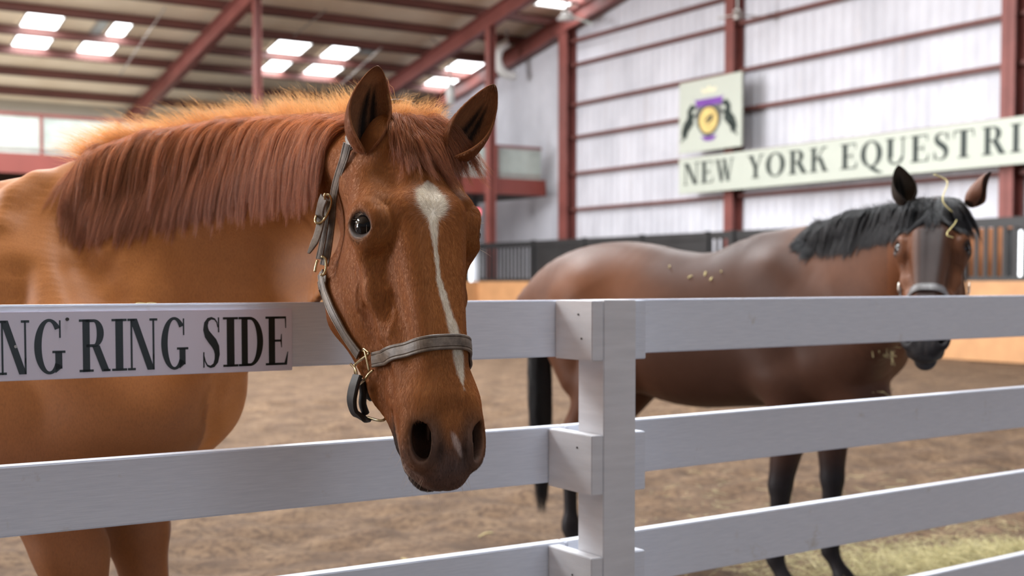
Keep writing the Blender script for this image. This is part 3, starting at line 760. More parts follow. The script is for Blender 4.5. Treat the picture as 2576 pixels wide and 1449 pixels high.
def head_field(F, H, ears=True):
    S = H.s; ax = (H.l, H.a, H.d)
    def ell(l, a, d, rl, ra, rd, k=.03, mode=1, rot=None):
        axes = ax
        if rot is not None:      # rotate about the lateral axis and then about the dorsal one
            r1 = Matrix.Rotation(rot[0], 3, H.l); r2 = Matrix.Rotation(rot[1], 3, H.d) if len(rot) > 1 else Matrix.Identity(3); r3 = Matrix.Rotation(rot[2], 3, H.a) if len(rot) > 2 else Matrix.Identity(3)
            axes = [(r3@r2@r1@v) for v in ax]
        F.add(*f_ell(H.P(l, a, d), axes, (rl*S, ra*S, rd*S)), k=k*S, mode=mode)
    def cone(p, q, r1, r2, k=.03, mode=1): F.add(*f_cone(H.P(*p), H.P(*q), r1*S, r2*S), k=k*S, mode=mode)
    # skull and nose: (a, top, bottom, halfwidth, egg)
    keys = [(-.035, -.045, -.12, .045, 0), (0.0, -.004, -.16, .062, -.05), (.05, .010, -.20, .074, -.06), (.11, .020, -.235, .082, -.02), (.18, .024, -.262, .085, -.04),
            (.24, .018, -.268, .080, -.10), (.30, .009, -.256, .070, -.18), (.36, .001, -.228, .060, -.24), (.42, -.004, -.196, .053, -.20), (.48, -.008, -.168, .050, -.10),
            (.53, -.014, -.140, .053, -.02), (.575, -.026, -.116, .050, .10), (.61, -.045, -.108, .041, .12), (.632, -.066, -.102, .028, .1)]
    K = spline(keys, 7); st = []
    for a, top, bot, hw, eg in K:
        f = .46; c = H.P(0, a, top-(top-bot)*f); hu = (top-bot)*f; hd = (top-bot)*(1-f)
        st.append([*c, *H.l, *H.d, hw*S, hu*S, hd*S, eg])
    F.add(*f_sweep(np.array(st), 2.4), k=.02*S)
    for sg in (1, -1):
        # cheek plate, jaw edge, jaw bar
        ell(sg*.050, .205, -.175, .040, .130, .110, .035, rot=(.30,))
        cone((sg*.058, .09, -.21), (sg*.062, .18, -.272), .030, .028, .04)
        cone((sg*.062, .18, -.274), (sg*.054, .27, -.264), .028, .026, .05)
        cone((sg*.054, .27, -.264), (sg*.030, .44, -.190), .026, .020, .05)
        cone((sg*.030, .44, -.190), (sg*.018, .54, -.152), .020, .018, .03)
        # brow, orbit, cheekbone and facial crest
        ell(sg*.084, .160, -.032, .026, .040, .024, .035, rot=(0, -sg*.25))
        ell(sg*.092, .200, -.052, .024, .040, .036, .028)
        cone((sg*.080, .10, -.062), (sg*.094, .170, -.072), .022, .022, .035)
        cone((sg*.086, .235, -.078), (sg*.077, .300, -.090), .013, .012, .032)
        cone((sg*.077, .300, -.090), (sg*.064, .372, -.098), .011, .007, .032)
        cone((sg*.034, .18, .004), (sg*.024, .50, -.028), .024, .012, .035)
        ell(sg*.050, .026, -.022, .030, .038, .030, .035)
        # hollow above the eye and along the crest
        ell(sg*.070, .105, .002, .018, .026, .016, .026, -1)
        ell(sg*.086, .330, -.040, .012, .070, .020, .030, -1)
        ell(sg*.080, .350, -.128, .010, .050, .018, .025, -1)
        # muscles to the nostril and wings of the nostril
        cone((sg*.052, .38, -.078), (sg*.050, .50, -.064), .012, .014, .045)
        ell(sg*.046, .530, -.052, .018, .060, .032, .035, rot=(0, -sg*.12))
        ell(sg*.038, .580, -.066, .020, .030, .030, .026)
        ell(sg*.020, .608, -.082, .022, .026, .026, .025)
        # lips at the corner of the mouth
        cone((sg*.044, .47, -.122), (sg*.038, .60, -.106), .012, .013, .03)
    ell(0, .615, -.084, .030, .026, .028, .028)
    # lower lip and chin
    ell(0, .594, -.138, .036, .044, .024, .014); ell(0, .560, -.156, .030, .038, .026, .025)
    cone((0, .42, -.160), (0, .54, -.155), .026, .024, .03)
    # mouth line
    mp = [(.0, .642, -.112), (.020, .634, -.112), (.034, .608, -.113), (.044, .570, -.116), (.052, .530, -.118), (.054, .500, -.117)]
    for sg in (1, -1):
        for p, q in zip(mp[:-1], mp[1:]): cone((sg*p[0], p[1], p[2]), (sg*q[0], q[1], q[2]), .0045, .0045, .008, -1)
    # nostrils: tall opening with a raised wing on the outer side and a flap inside
    for sg in (1, -1):
        rim = []
        for k_ in range(13):
            t0 = -PI*.62 + k_*PI*1.24/12
            rim.append((sg*(.0450 + .0205*math.cos(t0)), .569 + .042*math.sin(t0), -.050 - .008*math.cos(t0) - .010*math.sin(t0)))
        for q0, q1 in zip(rim[:-1], rim[1:]): cone(q0, q1, .0065, .0065, .014)
        ell(sg*.0455, .570, -.042, .0175, .040, .025, .007, -1, rot=(.10, -sg*.14, sg*.75))
        ell(sg*.036, .566, -.064, .020, .035, .028, .008, -1)
        cone((sg*.0315, .540, -.036), (sg*.0320, .572, -.048), .0050, .0045, .006)
    # throat and back of the jaw toward the neck
    ell(0, .08, -.15, .068, .09, .09, .05)
    # eye: socket, lids
    for sg in (1, -1):
        E = eye_center(H, sg); out = eye_out(H, sg)
        t1 = H.a.copy(); t1 = (t1 - out*t1.dot(out)).normalized(); t2 = out.cross(t1).normalized()
        if t2.dot(H.d) < 0: t2 = -t2
        pts_u, pts_l = lid_curves(H, E, out, t1, t2)
        sh_ = (pts_u[6]-E); sh_ = (sh_ - out*sh_.dot(out)).normalized()
        F.add(*f_ell(E - out*.010*S, (out, t1, t2), (.028*S, .036*S, .036*S)), k=.02*S)
        F.add(*f_cone(E, E + out*.02*S, .0232*S, .0245*S), k=.006*S, mode=-1)
        for pts, r in ((pts_u, .0062), (pts_l, .0050)):
            for p, q in zip(pts[:-1], pts[1:]): F.add(*f_cone(p, q, r*S, r*S), k=.006*S)
        # brow above the lid and fold
        pf = [E + (p-E)*1.0 + sh_*.010*S - out*.002*S for p in pts_u]
        for p, q in zip(pf[1:-2], pf[2:-1]): F.add(*f_cone(p, q, .0075*S, .0075*S), k=.014*S)
def eye_center(H, sg): return H.P(sg*.0945, .192, -.044)
def eye_out(H, sg): return (H.l*sg*.90 + H.d*.42 + H.a*.02).normalized()
def lid_curves(H, E, out, t1, t2):
    """almond opening: t1 runs down the face, t2 toward the forehead; the eye's long axis runs obliquely"""
    S = H.s; R = .0262*S; lon = (t2*.80 + t1*.60).normalized()      # front corner: toward the nose and midline
    sh = out.cross(lon).normalized()
    if sh.dot(H.a) > 0: sh = -sh                                      # toward the poll
    up, lo = [], []
    for k in range(13):
        a = PI*k/12; c = math.cos(a); s_ = math.sin(a)
        for arr, h in ((up, .88), (lo, -.84)):
            x = c*1.0*R; y = s_*h*R
            z2 = max(R*R - x*x*.90 - y*y, 0.0); arr.append(E + lon*x + sh*y + out*math.sqrt(z2))
    return up, lo

def body_field(F, base, fwd, sc, legs, belly=0.0, wd_=0.0, rear=1.0):
    """base: point on the ground below the withers, fwd: heading; legs: list of (fore/aft, side, knee/hoof offsets)"""
    fwd = Vector(fwd).normalized(); lat = Vector((fwd.y, -fwd.x, 0)); base = Vector(base)
    def B(x, y, z): return base + (fwd*(x*rear if x < 0 else x) + lat*y + UP*z)*sc
    keys = [(.40, 1.08, .10, .10, 0, .10), (.33, 1.10, .17, .160, 0, .17), (.20, 1.14, .27, .225, -.05, .27), (.08, 1.20, .36, .245, -.22, .34), (-.10, 1.20, .375, .265, -.30, .36),
            (-.30, 1.17, .345, .290, -.16, .345), (-.55, 1.165, .335, .310, -.10, .345), (-.78, 1.21, .315, .300, -.08, .315), (-.98, 1.26, .30, .290, -.10, .30),
            (-1.16, 1.255, .27, .265, -.12, .28), (-1.33, 1.20, .20, .20, -.1, .22), (-1.42, 1.13, .12, .12, 0, .12)]
    K = spline(keys, 5)
    st = [[*B(x, 0, zc_), *lat, *UP, hw*sc, hu*sc, (hd+belly*math.exp(-((x+.5)/.35)**2))*sc, eg] for x, zc_, hu, hw, eg, hd in K]
    F.add(*f_sweep(np.array(st), 2.0), k=.05)
    def cone(p, q, r1, r2, k=.05, mode=1): F.add(*f_cone(B(*p), B(*q), r1*sc, r2*sc), k=k, mode=mode)
    cone((-.16, 0, 1.555-wd_), (.06, 0, 1.545-wd_), .030, .035, .08)
    for sg in (1, -1):
        lf = legs['F'][0 if sg > 0 else 1]; lh = legs['H'][0 if sg > 0 else 1]
        # shoulder, point of shoulder, upper arm
        cone((-.02, sg*.125, 1.40), (.20, sg*.165, 1.22), .070, .080, .13)
        cone((.20, sg*.165, 1.22), (.325, sg*.145, 1.08), .080, .090, .12)
        cone((.325, sg*.145, 1.08), (.10, sg*.170, .96), .090, .105, .10)
        cone((-.02, sg*.17, 1.10), (.0, sg*.18, .98), .11, .10, .07)
        kx, fx = lf
        cone((.05, sg*.165, .95), (kx*.5+.05, sg*.16, .74), .105, .082, .05)
        cone((kx*.5+.05, sg*.16, .74), (kx, sg*.155, .50), .080, .050, .04)
        cone((kx, sg*.155, .50), (kx+.004, sg*.155, .44), .048, .040, .03)
        cone((kx, sg*.155, .44), (fx, sg*.15, .22), .031, .030, .03)
        cone((kx-.025, sg*.155, .42), (fx-.025, sg*.15, .22), .020, .020, .02)
        cone((fx-.005, sg*.15, .21), (fx-.008, sg*.15, .185), .040, .038, .03)
        cone((fx, sg*.15, .17), (fx+.055, sg*.15, .08), .032, .036, .03)
        cone((fx+.058, sg*.15, .075), (fx+.085, sg*.15, .030), .046, .052, .01)
        # hindquarter
        cone((-1.02, sg*.13, 1.28), (-.82, sg*.17, 1.00), .19, .13, .06)
        cone((-1.22, sg*.12, 1.16), (-1.10, sg*.14, .92), .14, .11, .06)
        hx, gx = lh
        cone((-.90, sg*.165, .96), (hx+.06, sg*.155, .68), .130, .068, .05)
        cone((hx+.06, sg*.155, .68), (hx, sg*.15, .58), .062, .052, .03)
        cone((hx-.035, sg*.15, .64), (hx-.02, sg*.15, .55), .028, .030, .02)
        cone((hx, sg*.15, .56), (gx, sg*.145, .22), .040, .033, .03)
        cone((gx-.005, sg*.145, .21), (gx-.008, sg*.145, .185), .042, .040, .03)
        cone((gx, sg*.145, .17), (gx+.05, sg*.145, .08), .034, .038, .03)
        cone((gx+.053, sg*.145, .075), (gx+.078, sg*.145, .030), .047, .053, .01)
    # breast
    cone((.34, .07, 1.06), (.28, .07, .96), .09, .08, .06); cone((.34, -.07, 1.06), (.28, -.07, .96), .09, .08, .06)
    F.add(*f_ell(B(0, 0, -.06), (fwd, lat, UP), (3*sc, 3*sc, .062*sc)), k=.004, mode=-1)
    return B

def neck_field(F, tops, bots, halfw, egg=None, k=.06):
    """tops, bots: world points of the crest and the underside; side axis horizontal and square to the run"""
    n = len(tops); keys = []
    for i in range(n):
        t, b = Vector(tops[i]), Vector(bots[i]); c = t*.55 + b*.45
        keys.append([*c, *(t-c), (b-c).length, halfw[i], (egg[i] if egg else -.25)])
    K = spline(keys, 7); st = []
    for i, r in enumerate(K):
        c = Vector(r[:3]); nx = Vector(K[min(i+1, len(K)-1)][:3]) - Vector(K[max(i-1, 0)][:3])
        u = Vector(r[3:6]); hu = u.length; u.normalize(); s_ = nx.cross(u).normalized()
        st.append([*c, *s_, *u, r[7], hu, r[6], r[8]])
    st = np.array(st); F.add(*f_sweep(st, 2.0), k=k); return st
def make_horse_mesh(name, F, H, lo, hi, fine, coarse, flo, fhi):
    xs = axis_coords(lo[0], hi[0], flo[0], fhi[0], fine, coarse); ys = axis_coords(lo[1], hi[1], flo[1], fhi[1], fine, coarse); zs = axis_coords(lo[2], hi[2], flo[2], fhi[2], fine, coarse)
    D = F.grid(xs, ys, zs); F.G = (D, (xs, ys, zs)); return surface_net(D, xs, ys, zs)
def relax(V, F, it=2, lam=0.5, mask=None):
    for _ in range(it):
        S = np.zeros_like(V); C = np.zeros(len(V))
        for i in range(4):
            j = (i+1) % 4
            for a, b in ((i, j), (j, i)):
                for q in range(3): S[:, q] += np.bincount(F[:, a], V[F[:, b], q], len(V))
                C += np.bincount(F[:, a], minlength=len(V))
        D = S/np.maximum(C, 1)[:, None] - V
        V = V + D*lam*(1 if mask is None else mask[:, None])
    return V
def sstep(x, a, b):
    t = np.clip((x-a)/(b-a), 0, 1); return t*t*(3-2*t)

# ------------------------------------------------------------------ ears
def ear_mesh(H, base, tip, face, wmax, sc, thick=.003, curl=.9, lean=0.0):
    """cupped leaf: base and tip world points, face = direction the opening looks"""
    base, tip, face = Vector(base), Vector(tip), Vector(face); ax = tip-base; L = ax.length; ax.normalize()
    f = (face - ax*face.dot(ax)).normalized(); sd = ax.cross(f).normalized()
    nu, nv = 34, 40; V = []; 
    for j in range(nv+1):
        t = j/nv
        prof = math.sin(PI*min(1, (t*.90+.10))**0.85)**0.62*(1-.10*t) if t < 1 else 0
        w_ = wmax*max(prof, 0.0)*(1 - .25*(1-min(1, t/.25))**2)
        w_ = max(w_, .0012)
        ang = (1.95*(1-t)**1.3 + 1.10)*curl              # half angle of the cup arc
        R = w_/max(math.sin(min(ang, PI/2)), .35) if ang < PI/2 else w_
        bend = f*(-.02*math.sin(PI*t)*L) + f*(.05*t*t*L) + sd*(lean*math.sin(PI*t)*L)
        for i in range(nu+1):
            a = (i/nu*2-1)*ang
            V.append(base + ax*(L*t - .010*(1-abs(a/ang))*(1-t)*0) + bend + sd*(R*math.sin(a)) + f*(-R*math.cos(a)+R*math.cos(min(ang, 1.2))*.9))
    N = (nu+1)
    F_ = [(j*N+i, j*N+i+1, (j+1)*N+i+1, (j+1)*N+i) for j in range(nv) for i in range(nu)]
    V = np.array([list(v) for v in V]); F_ = np.array(F_)
    n = np.cross(V[F_[:, 2]]-V[F_[:, 0]], V[F_[:, 3]]-V[F_[:, 1]]); vn = np.zeros_like(V)
    for q in range(4): np.add.at(vn, F_[:, q], n)
    vn /= np.maximum(np.linalg.norm(vn, axis=1, keepdims=True), 1e-12)
    tt = np.repeat(np.arange(nv+1)/nv, N); th = thick*(1.6-tt)
    mid = (nv//2)*N + nu//2
    if vn[mid]@np.array(f) > 0: vn = -vn; F_ = F_[:, ::-1]
    Vb = V + vn*th[:, None]
    m_ = len(V); F2 = F_[:, ::-1] + m_
    edge = [j*N for j in range(nv+1)] + [nv*N+i for i in range(1, nu+1)] + [j*N+nu for j in range(nv-1, -1, -1)] + [i for i in range(nu-1, 0, -1)]
    rim = np.array([(edge[i], edge[(i+1) % len(edge)], edge[(i+1) % len(edge)]+m_, edge[i]+m_) for i in range(len(edge))])
    Vt = np.concatenate([V, Vb]); Ft = np.concatenate([F_[:, ::-1], F2[:, ::-1], rim])
    u = np.tile(np.abs(np.arange(N)/nu*2-1), nv+1)
    inner = np.concatenate([np.ones(m_), np.zeros(m_)]); uu = np.concatenate([u, u]); t2 = np.concatenate([tt, tt])
    return Vt, Ft, inner, uu, t2
# ================================================================== horse materials
def coat_material(name, rough=.56, sheen=.05, fine=1.0, spec=.20):
    m = NT(name); at = m.n('ShaderNodeAttribute', attribute_name='Col')
    v = m.coord((1, 1, 1)); n1 = m.noise(m.coord((1, 1, .28)), 420*fine, 3, .6); n2 = m.noise(v, 9, 5, .6)
    hair = m.ramp(n1, [(0.28, (.80, .79, .78)), (0.5, (1, 1, 1)), (0.75, (1.14, 1.13, 1.12))])
    c = m.mix(1.0, at.outputs['Color'], hair, 'MULTIPLY')
    blot = m.ramp(n2, [(0.3, (.91, .88, .86)), (0.65, (1.07, 1.07, 1.07))]); c = m.mix(1.0, c, blot, 'MULTIPLY')
    m.set(base_color=c, roughness=rough)
    m.b.inputs['Specular IOR Level'].default_value = spec
    m.b.inputs['Sheen Weight'].default_value = sheen; m.b.inputs['Sheen Roughness'].default_value = .4
    m.b.inputs['Sheen Tint'].default_value = (1, .8, .65, 1)
    m.bump(n1, 0.35, 0.0012)
    return m.m
def hair_material(name, cols, rough=.4):
    m = NT(name); hi = m.n('ShaderNodeHairInfo'); 
    c = m.ramp(hi.outputs['Random'], [(0.0, cols[0]), (0.5, cols[1]), (1.0, cols[2])])
    tip = m.ramp(hi.outputs['Intercept'], [(0, (.85, .85, .85)), (1, (1.12, 1.1, 1.08))])
    c = m.mix(1.0, c, tip, 'MULTIPLY')
    m.set(base_color=c, roughness=rough); m.b.inputs['Specular IOR Level'].default_value = .4
    return m.m
def attr_color(o, C):
    me = o.data; ca = me.color_attributes.new('Col', 'FLOAT_COLOR', 'POINT')
    A = np.ones((len(me.vertices), 4), np.float32); A[:, :3] = C; ca.data.foreach_set('color', A.ravel())
def blend(C, mask, col): return C*(1-mask[:, None]) + np.array(col)*mask[:, None]
def vnoise(P, f, seed, octv=3):
    r = np.random.default_rng(seed); out = np.zeros(len(P)); amp = 1
    for o_ in range(octv):
        for _ in range(6):
            d = r.normal(size=3); d /= np.linalg.norm(d); out += amp*np.sin((P@d)*f*(2**o_)*r.uniform(.7, 1.3) + r.uniform(0, 6.3))
        amp *= .55
    return out/6
m = NT('horse_eye'); m.set(base_color=(.006, .004, .004), roughness=.04); m.b.inputs['Specular IOR Level'].default_value = .32; M['eye'] = m.m

def make_eye(H, sg, parent, F_):
    E = eye_center(H, sg) + eye_out(H, sg)*.0008; r = .0242*H.s; mb = MB()
    n = 24; vs = [E+UP*r]; 
    for i in range(1, n):
        for k in range(2*n):
            a, b = PI*i/n, PI*k/n; vs.append(E + Vector((r*math.sin(a)*math.cos(b), r*math.sin(a)*math.sin(b), r*math.cos(a))))
    vs.append(E-UP*r); fs = []
    for k in range(2*n): fs.append((0, 1+k, 1+(k+1) % (2*n)))
    for i in range(n-2):
        for k in range(2*n): a = 1+i*2*n; fs.append((a+k, a+2*n+k, a+2*n+(k+1) % (2*n), a+(k+1) % (2*n)))
    for k in range(2*n): a = 1+(n-2)*2*n; fs.append((a+k, len(vs)-1, a+(k+1) % (2*n)))
    return mesh_obj('eye', vs, fs, M['eye'], parent, True)
def hair_obj(name, strands, radius, mat, parent, tip=.25):
    """strands: (n, k, 3) array"""
    n, k, _ = strands.shape
    hc = bpy.data.hair_curves.new(name); hc.add_curves([k]*n)
    hc.points.foreach_set('position', strands.reshape(-1).astype(np.float32))
    t = np.linspace(0, 1, k); rad = np.tile(1-(1-tip)*t**1.5, n)*np.repeat(radius if np.ndim(radius) else np.full(n, radius), k)
    ra = hc.attributes.get('radius') or hc.attributes.new('radius', 'FLOAT', 'POINT'); ra.data.foreach_set('value', rad.astype(np.float32))
    hc.materials.append(mat); o = bpy.data.objects.new(name, hc); COL.objects.link(o)
    if parent is not None: o.parent = parent; o.matrix_parent_inverse = Matrix.Translation(-Vector(parent.location))
    return o
def grow(F, roots, dirs, length, steps, grav, stiff, clear, drift=None, seed=1):
    """march strands from the roots, bending to gravity, pushed out of the body"""
    P = roots.copy(); d = dirs.copy(); out = [P.copy()]; st = length/steps
    for i in range(steps):
        g = np.array([0, 0, -1.0])[None, :] if drift is None else drift
        k = grav*(i+1)/steps if stiff else grav
        d = d*(1-k) + g*k; d /= np.linalg.norm(d, axis=1, keepdims=True)
        P = P + d*st[:, None]
        D = F.at(P); inside = D < clear
        if inside.any():
            N = F.normal(P[inside]); mv = (clear[inside] if np.ndim(clear) else clear) - D[inside]
            P[inside] += N*mv[:, None]
            dd = P[inside]-out[-1][inside]; d[inside] = dd/np.maximum(np.linalg.norm(dd, axis=1, keepdims=True), 1e-6)
        out.append(P.copy())
    return np.stack(out, 1)
def children(guides, per, spread, rnd, tipclump=.3, wav=.0, lenvar=.15, upn=None):
    n, k, _ = guides.shape; idx = np.repeat(np.arange(n), per); G_ = guides[idx]
    t = np.linspace(0, 1, k)[None, :, None]
    off = rnd.normal(size=(len(idx), 1, 3))*spread; off = off*(1-(1-tipclump)*t)
    ph = rnd.uniform(0, 6.3, (len(idx), 1, 1)); fr = rnd.uniform(2, 5, (len(idx), 1, 1)); dirw = rnd.normal(size=(len(idx), 1, 3))
    S = G_ + off + dirw*np.sin(ph+fr*t*3)*wav*t
    L = 1-np.abs(rnd.normal(size=(len(idx), 1)))*lenvar; L = np.clip(L, .3, 1)
    tt = np.linspace(0, 1, k)[None, :]*L*(k-1); i0 = np.minimum(tt.astype(int), k-2); fr_ = (tt-i0)[..., None]
    a = np.take_along_axis(S, i0[..., None].repeat(3, 2), 1); b = np.take_along_axis(S, (i0+1)[..., None].repeat(3, 2), 1)
    return a + (b-a)*fr_

# ================================================================== chestnut horse
NHA = 28.0
NH = Vector((math.sin(math.radians(NHA)), -math.cos(math.radians(NHA)), 0))
H1 = HeadFrame(W(1045, 306, 2.42), NH, math.radians(24), math.radians(3.0), 1.065)
F1 = Field()
BASE1 = Vector(W(130, 440, 3.15)); BASE1.z = 0
FW1 = Vector((math.cos(math.radians(-12)), math.sin(math.radians(-12)), 0))
body_field(F1, BASE1 - FW1*.015, FW1, .985, {'F': [(.20, .19), (.19, .18)], 'H': [(-1.16, -1.14), (-1.16, -1.14)]})
nk = [(120,515,1180,3.15,.19),(220,470,1110,3.15,.17),(320,422,1050,3.14,.16),(430,366,985,3.12,.148),(570,328,900,3.05,.128),(700,314,820,2.94,.112),(800,308,738,2.77,.098),(900,308,655,2.56,.086),(985,316,560,2.45,.076)]
tops1 = [W(x, t, Y) for x, t, b, Y, h in nk]; bots1 = [W(x, b, Y) for x, t, b, Y, h in nk]
ST1 = neck_field(F1, tops1, bots1, [k[4] for k in nk], egg=[-.2, -.2, -.15, -.05, .05, .12, .12, .10, .0])
head_field(F1, H1)
def relief(F, pts, r, k, mode, sink):
    P = []
    for px, py, y0, y1 in pts:
        A = np.array([list(W(px, py, y)) for y in np.linspace(y0, y1, 120)]); D = F.at(A); i = np.where(D < .002)[0]
        p = A[i[0]] if len(i) else A[int(np.argmin(D))]; P.append(p - F.normal(p[None])[0]*sink)
    for p, q in zip(P[:-1], P[1:]): F.add(*f_cone(p, q, r, r), k=k, mode=mode)
# jugular groove, shoulder edge and muscle folds
relief(F1, [(800,545,2.4,3.2),(745,600,2.4,3.3),(670,680,2.5,3.3),(600,760,2.5,3.3),(560,800,2.5,3.3)], .070, .09, -1, -.036)
relief(F1, [(800,560,2.4,3.2),(710,588,2.4,3.3),(620,612,2.5,3.3),(540,640,2.5,3.3)], .070, .09, -1, -.040)
relief(F1, [(178,545,2.6,3.4),(188,600,2.6,3.4),(198,660,2.6,3.4),(212,720,2.6,3.4),(232,790,2.6,3.4)], .014, .055, -1, -.008)
relief(F1, [(258,690,2.6,3.4),(280,760,2.6,3.4),(296,820,2.6,3.4)], .014, .055, -1, -.009)
relief(F1, [(0,560,2.6,3.6),(35,500,2.6,3.6),(90,455,2.6,3.6)], .02, .05, 1, .008)
relief(F1, [(20,830,2.6,3.6),(30,760,2.6,3.6),(42,690,2.6,3.6)], .014, .06, -1, -.008)
relief(F1, [(535,1110,2.5,3.4),(530,1040,2.5,3.4),(545,975,2.5,3.4)], .012, .03, -1, -.005)
def chestnut_colors(V, H):
    Q = H.loc(V); l, a, d = Q.T; head = (a > -.05)*(np.abs(l) < .16)*(a < .70)
    C = np.tile(np.array(lin(154, 97, 50)), (len(V), 1))
    C = C*(1 + .10*vnoise(V, 9, 4)[:, None])
    nz = vnoise(V, 60, 8)*.004 + vnoise(V, 300, 9, 1)*.0016
    # darker legs low down, dark hooves
    C = blend(C, sstep(-V[:, 2], -.20, -.05)*(1-head), lin(70, 46, 34))
    C = blend(C, sstep(-V[:, 2], -1.22, -.95)*(1-head)*.75, lin(98, 56, 28))  # shade on the chest and legs painted into the coat colour
    # star, stripe, snip
    front = (d > -.06)
    star = 1-sstep(np.sqrt(((l-STAR[0])/STAR[2])**2 + ((a-STAR[1])/STAR[3])**2) + nz*30, .80, 1.12)
    cl_ = np.interp(a, STRIPE[:, 0], STRIPE[:, 1]); wl = np.interp(a, STRIPE[:, 0], STRIPE[:, 2])
    strp = (1-sstep(np.abs(l-cl_)+nz*.6, wl*.7, wl*1.35))*(wl > .0005)
    white = np.maximum(star, strp)*front*head
    # muzzle skin
    mz = sstep(a + nz*2 + np.maximum(0, -d-.05)*.25, .545, .615)*head
    C = blend(C, mz*.80*(1+.4*np.clip(vnoise(V, 45, 18), -1, 1)), lin(92, 72, 66))
    C = blend(C, np.exp(-((l-.020)/.009)**2-((a-.598)/.020)**2)*.7*head*(d > -.1), lin(52, 36, 30)); C = blend(C, np.exp(-((l+.024)/.008)**2-((a-.60)/.018)**2)*.6*head*(d > -.1), lin(52, 36, 30))
    lips = sstep(a, .49, .54)*sstep(-d + nz, .108, .116)*head; C = blend(C, lips*.92, lin(60, 50, 48))
    edge = sstep(a, .50, .56)*np.exp(-((d+.1045)/.004)**2)*head; C = blend(C, edge*.55, lin(186, 168, 156))
    C = blend(C, (sstep(-d, .118, .124)*(1-sstep(-d, .124, .132)))*sstep(a, .49, .52)*head*.0, lin(20, 14, 12))
    for sg in (1, -1):
        ns = np.sqrt(((l-sg*.040)/.022)**2 + ((a-.566)/.040)**2 + ((d+.052)/.030)**2)
        C = blend(C, (1-sstep(ns + nz*20, .85, 1.9))*head*.85, lin(70, 57, 52))
        deep = np.sqrt(((l-sg*.034)/.016)**2 + ((a-.560)/.028)**2 + ((d+.066)/.024)**2)
        C = blend(C, (1-sstep(deep, .9, 1.15))*head, lin(34, 24, 22))
        E = np.array(eye_center(H, sg)); de = np.linalg.norm(V-E, axis=1)/H.s
        C = blend(C, (1-sstep(de, .0300, .0385))*.96, lin(24, 20, 21))
    C = blend(C, white, lin(216, 206, 190))
    sn = 1-sstep(np.sqrt(((l+.010+(a-.588)*.45)/.007)**2 + ((a-.586)/.020)**2) + nz*25, .6, 1.2)
    C = blend(C, sn*head*.8, lin(196, 176, 168))
    return C
STAR = (.006, .172, .027, .037)
STRIPE = np.array([(.125, .002, .0), (.14, .002, .014), (.19, .006, .013), (.215, .008, .008), (.255, .008, .0045), (.31, .005, .005), (.358, -.0055, .0065), (.405, -.016, .008), (.446, -.0195, .0085), (.47, -.021, .006), (.495, -.023, .001), (.52, -.023, 0)])
def build_horse(name, F, H, lo, hi, fine, coarse, flo, fhi, colors, mat, label, ears, base, hoof=True):
    V, Fc = make_horse_mesh(name, F, H, lo, hi, fine, coarse, flo, fhi)
    V = relax(V, Fc, 3, .5)
    N = F.normal(V, .006)
    Q = H.loc(V); l, a, d = Q.T; hd = (a > 0)*(a < .72)*(np.abs(l) < .14)
    def dent(cl, ca, cd, rl, ra, rd, amt):
        r2 = ((l-cl)/rl)**2 + ((a-ca)/ra)**2 + ((d-cd)/rd)**2; return N*(amt*H.s*np.exp(-r2*1.5)*hd)[:, None]
    mv = dent(0, .622, -.062, .006, .030, .05, -.004)
    for sg in (1, -1):
        mv += dent(sg*.020, .602, -.050, .008, .022, .03, -.007) + dent(sg*.070, .385, -.115, .02, .035, .02, -.005)
        mv += dent(sg*.060, .45, -.085, .02, .05, .018, -.004) + dent(sg*.088, .17, -.012, .03, .008, .03, -.0015)
        # veins over the cheek and nose
        for (l0, a0, d0), (l1, a1, d1) in (((.078,.235,-.10),(.062,.36,-.128)), ((.066,.30,-.060),(.052,.44,-.075)), ((.062,.36,-.128),(.050,.47,-.115)), ((.085,.225,-.11),(.082,.30,-.16))):
            p0 = np.array([sg*l0, a0, d0]); p1 = np.array([sg*l1, a1, d1]); e = p1-p0; t = np.clip(((Q-p0)@e)/(e@e), 0, 1)
            wv = np.sin(t*9+sg)*.004; rr = Q-p0-t[:, None]*e; rr[:, 2] += wv; rr[:, 0] *= .25
            mv += N*(.0022*H.s*np.exp(-(np.linalg.norm(rr, axis=1)/.0048)**2)*hd)[:, None]
    V = V + mv
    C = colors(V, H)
    Vs, Fs, Cs = [V], [Fc], [C]; nb = len(V)
    for e in ears:
        Ve, Fe, inner, uu, tt = ear_mesh(H, *e['args'], **e.get('kw', {}))
        Ce = np.tile(np.array(e['col']), (len(Ve), 1))
        Ce = blend(Ce, inner*(1-sstep(uu, .75, 1.0))*.9, e['mid']); Ce = blend(Ce, inner*(1-sstep(np.abs(uu-.10)+.25*np.maximum(0, tt-.55), .02, .17))*(1-sstep(tt, .62, .86)), e['dark'])
        Ce = blend(Ce, sstep(tt, .88, 1.0)*.5, e['dark'])
        Vs.append(Ve); Fs.append(Fe + sum(len(x) for x in Vs[:-1])); Cs.append(Ce)
    o = fast_mesh(name, np.concatenate(Vs) - np.array(base), np.concatenate(Fs), [mat])
    attr_color(o, np.concatenate(Cs)); o.location = base
    tag(o, label, 'horse'); bpy.context.view_layer.update()
    make_eye(H, 1, o, F); make_eye(H, -1, o, F)
    return o
M['chestnut'] = coat_material('chestnut_coat')
cc = lin(138, 84, 48)
ears1 = [dict(args=(W(922, 378, 2.41), W(950, 166, 2.37), Vector((.18, -1, 0)), .041, 1), kw=dict(curl=1.0, lean=-.03), col=cc, mid=lin(164, 112, 76), dark=lin(40, 30, 25)),
         dict(args=(W(1128, 398, 2.43), W(1245, 214, 2.40), Vector((.05, -1, .0)), .037, 1), kw=dict(curl=1.0, lean=.03), col=cc, mid=lin(164, 112, 76), dark=lin(40, 30, 25))]
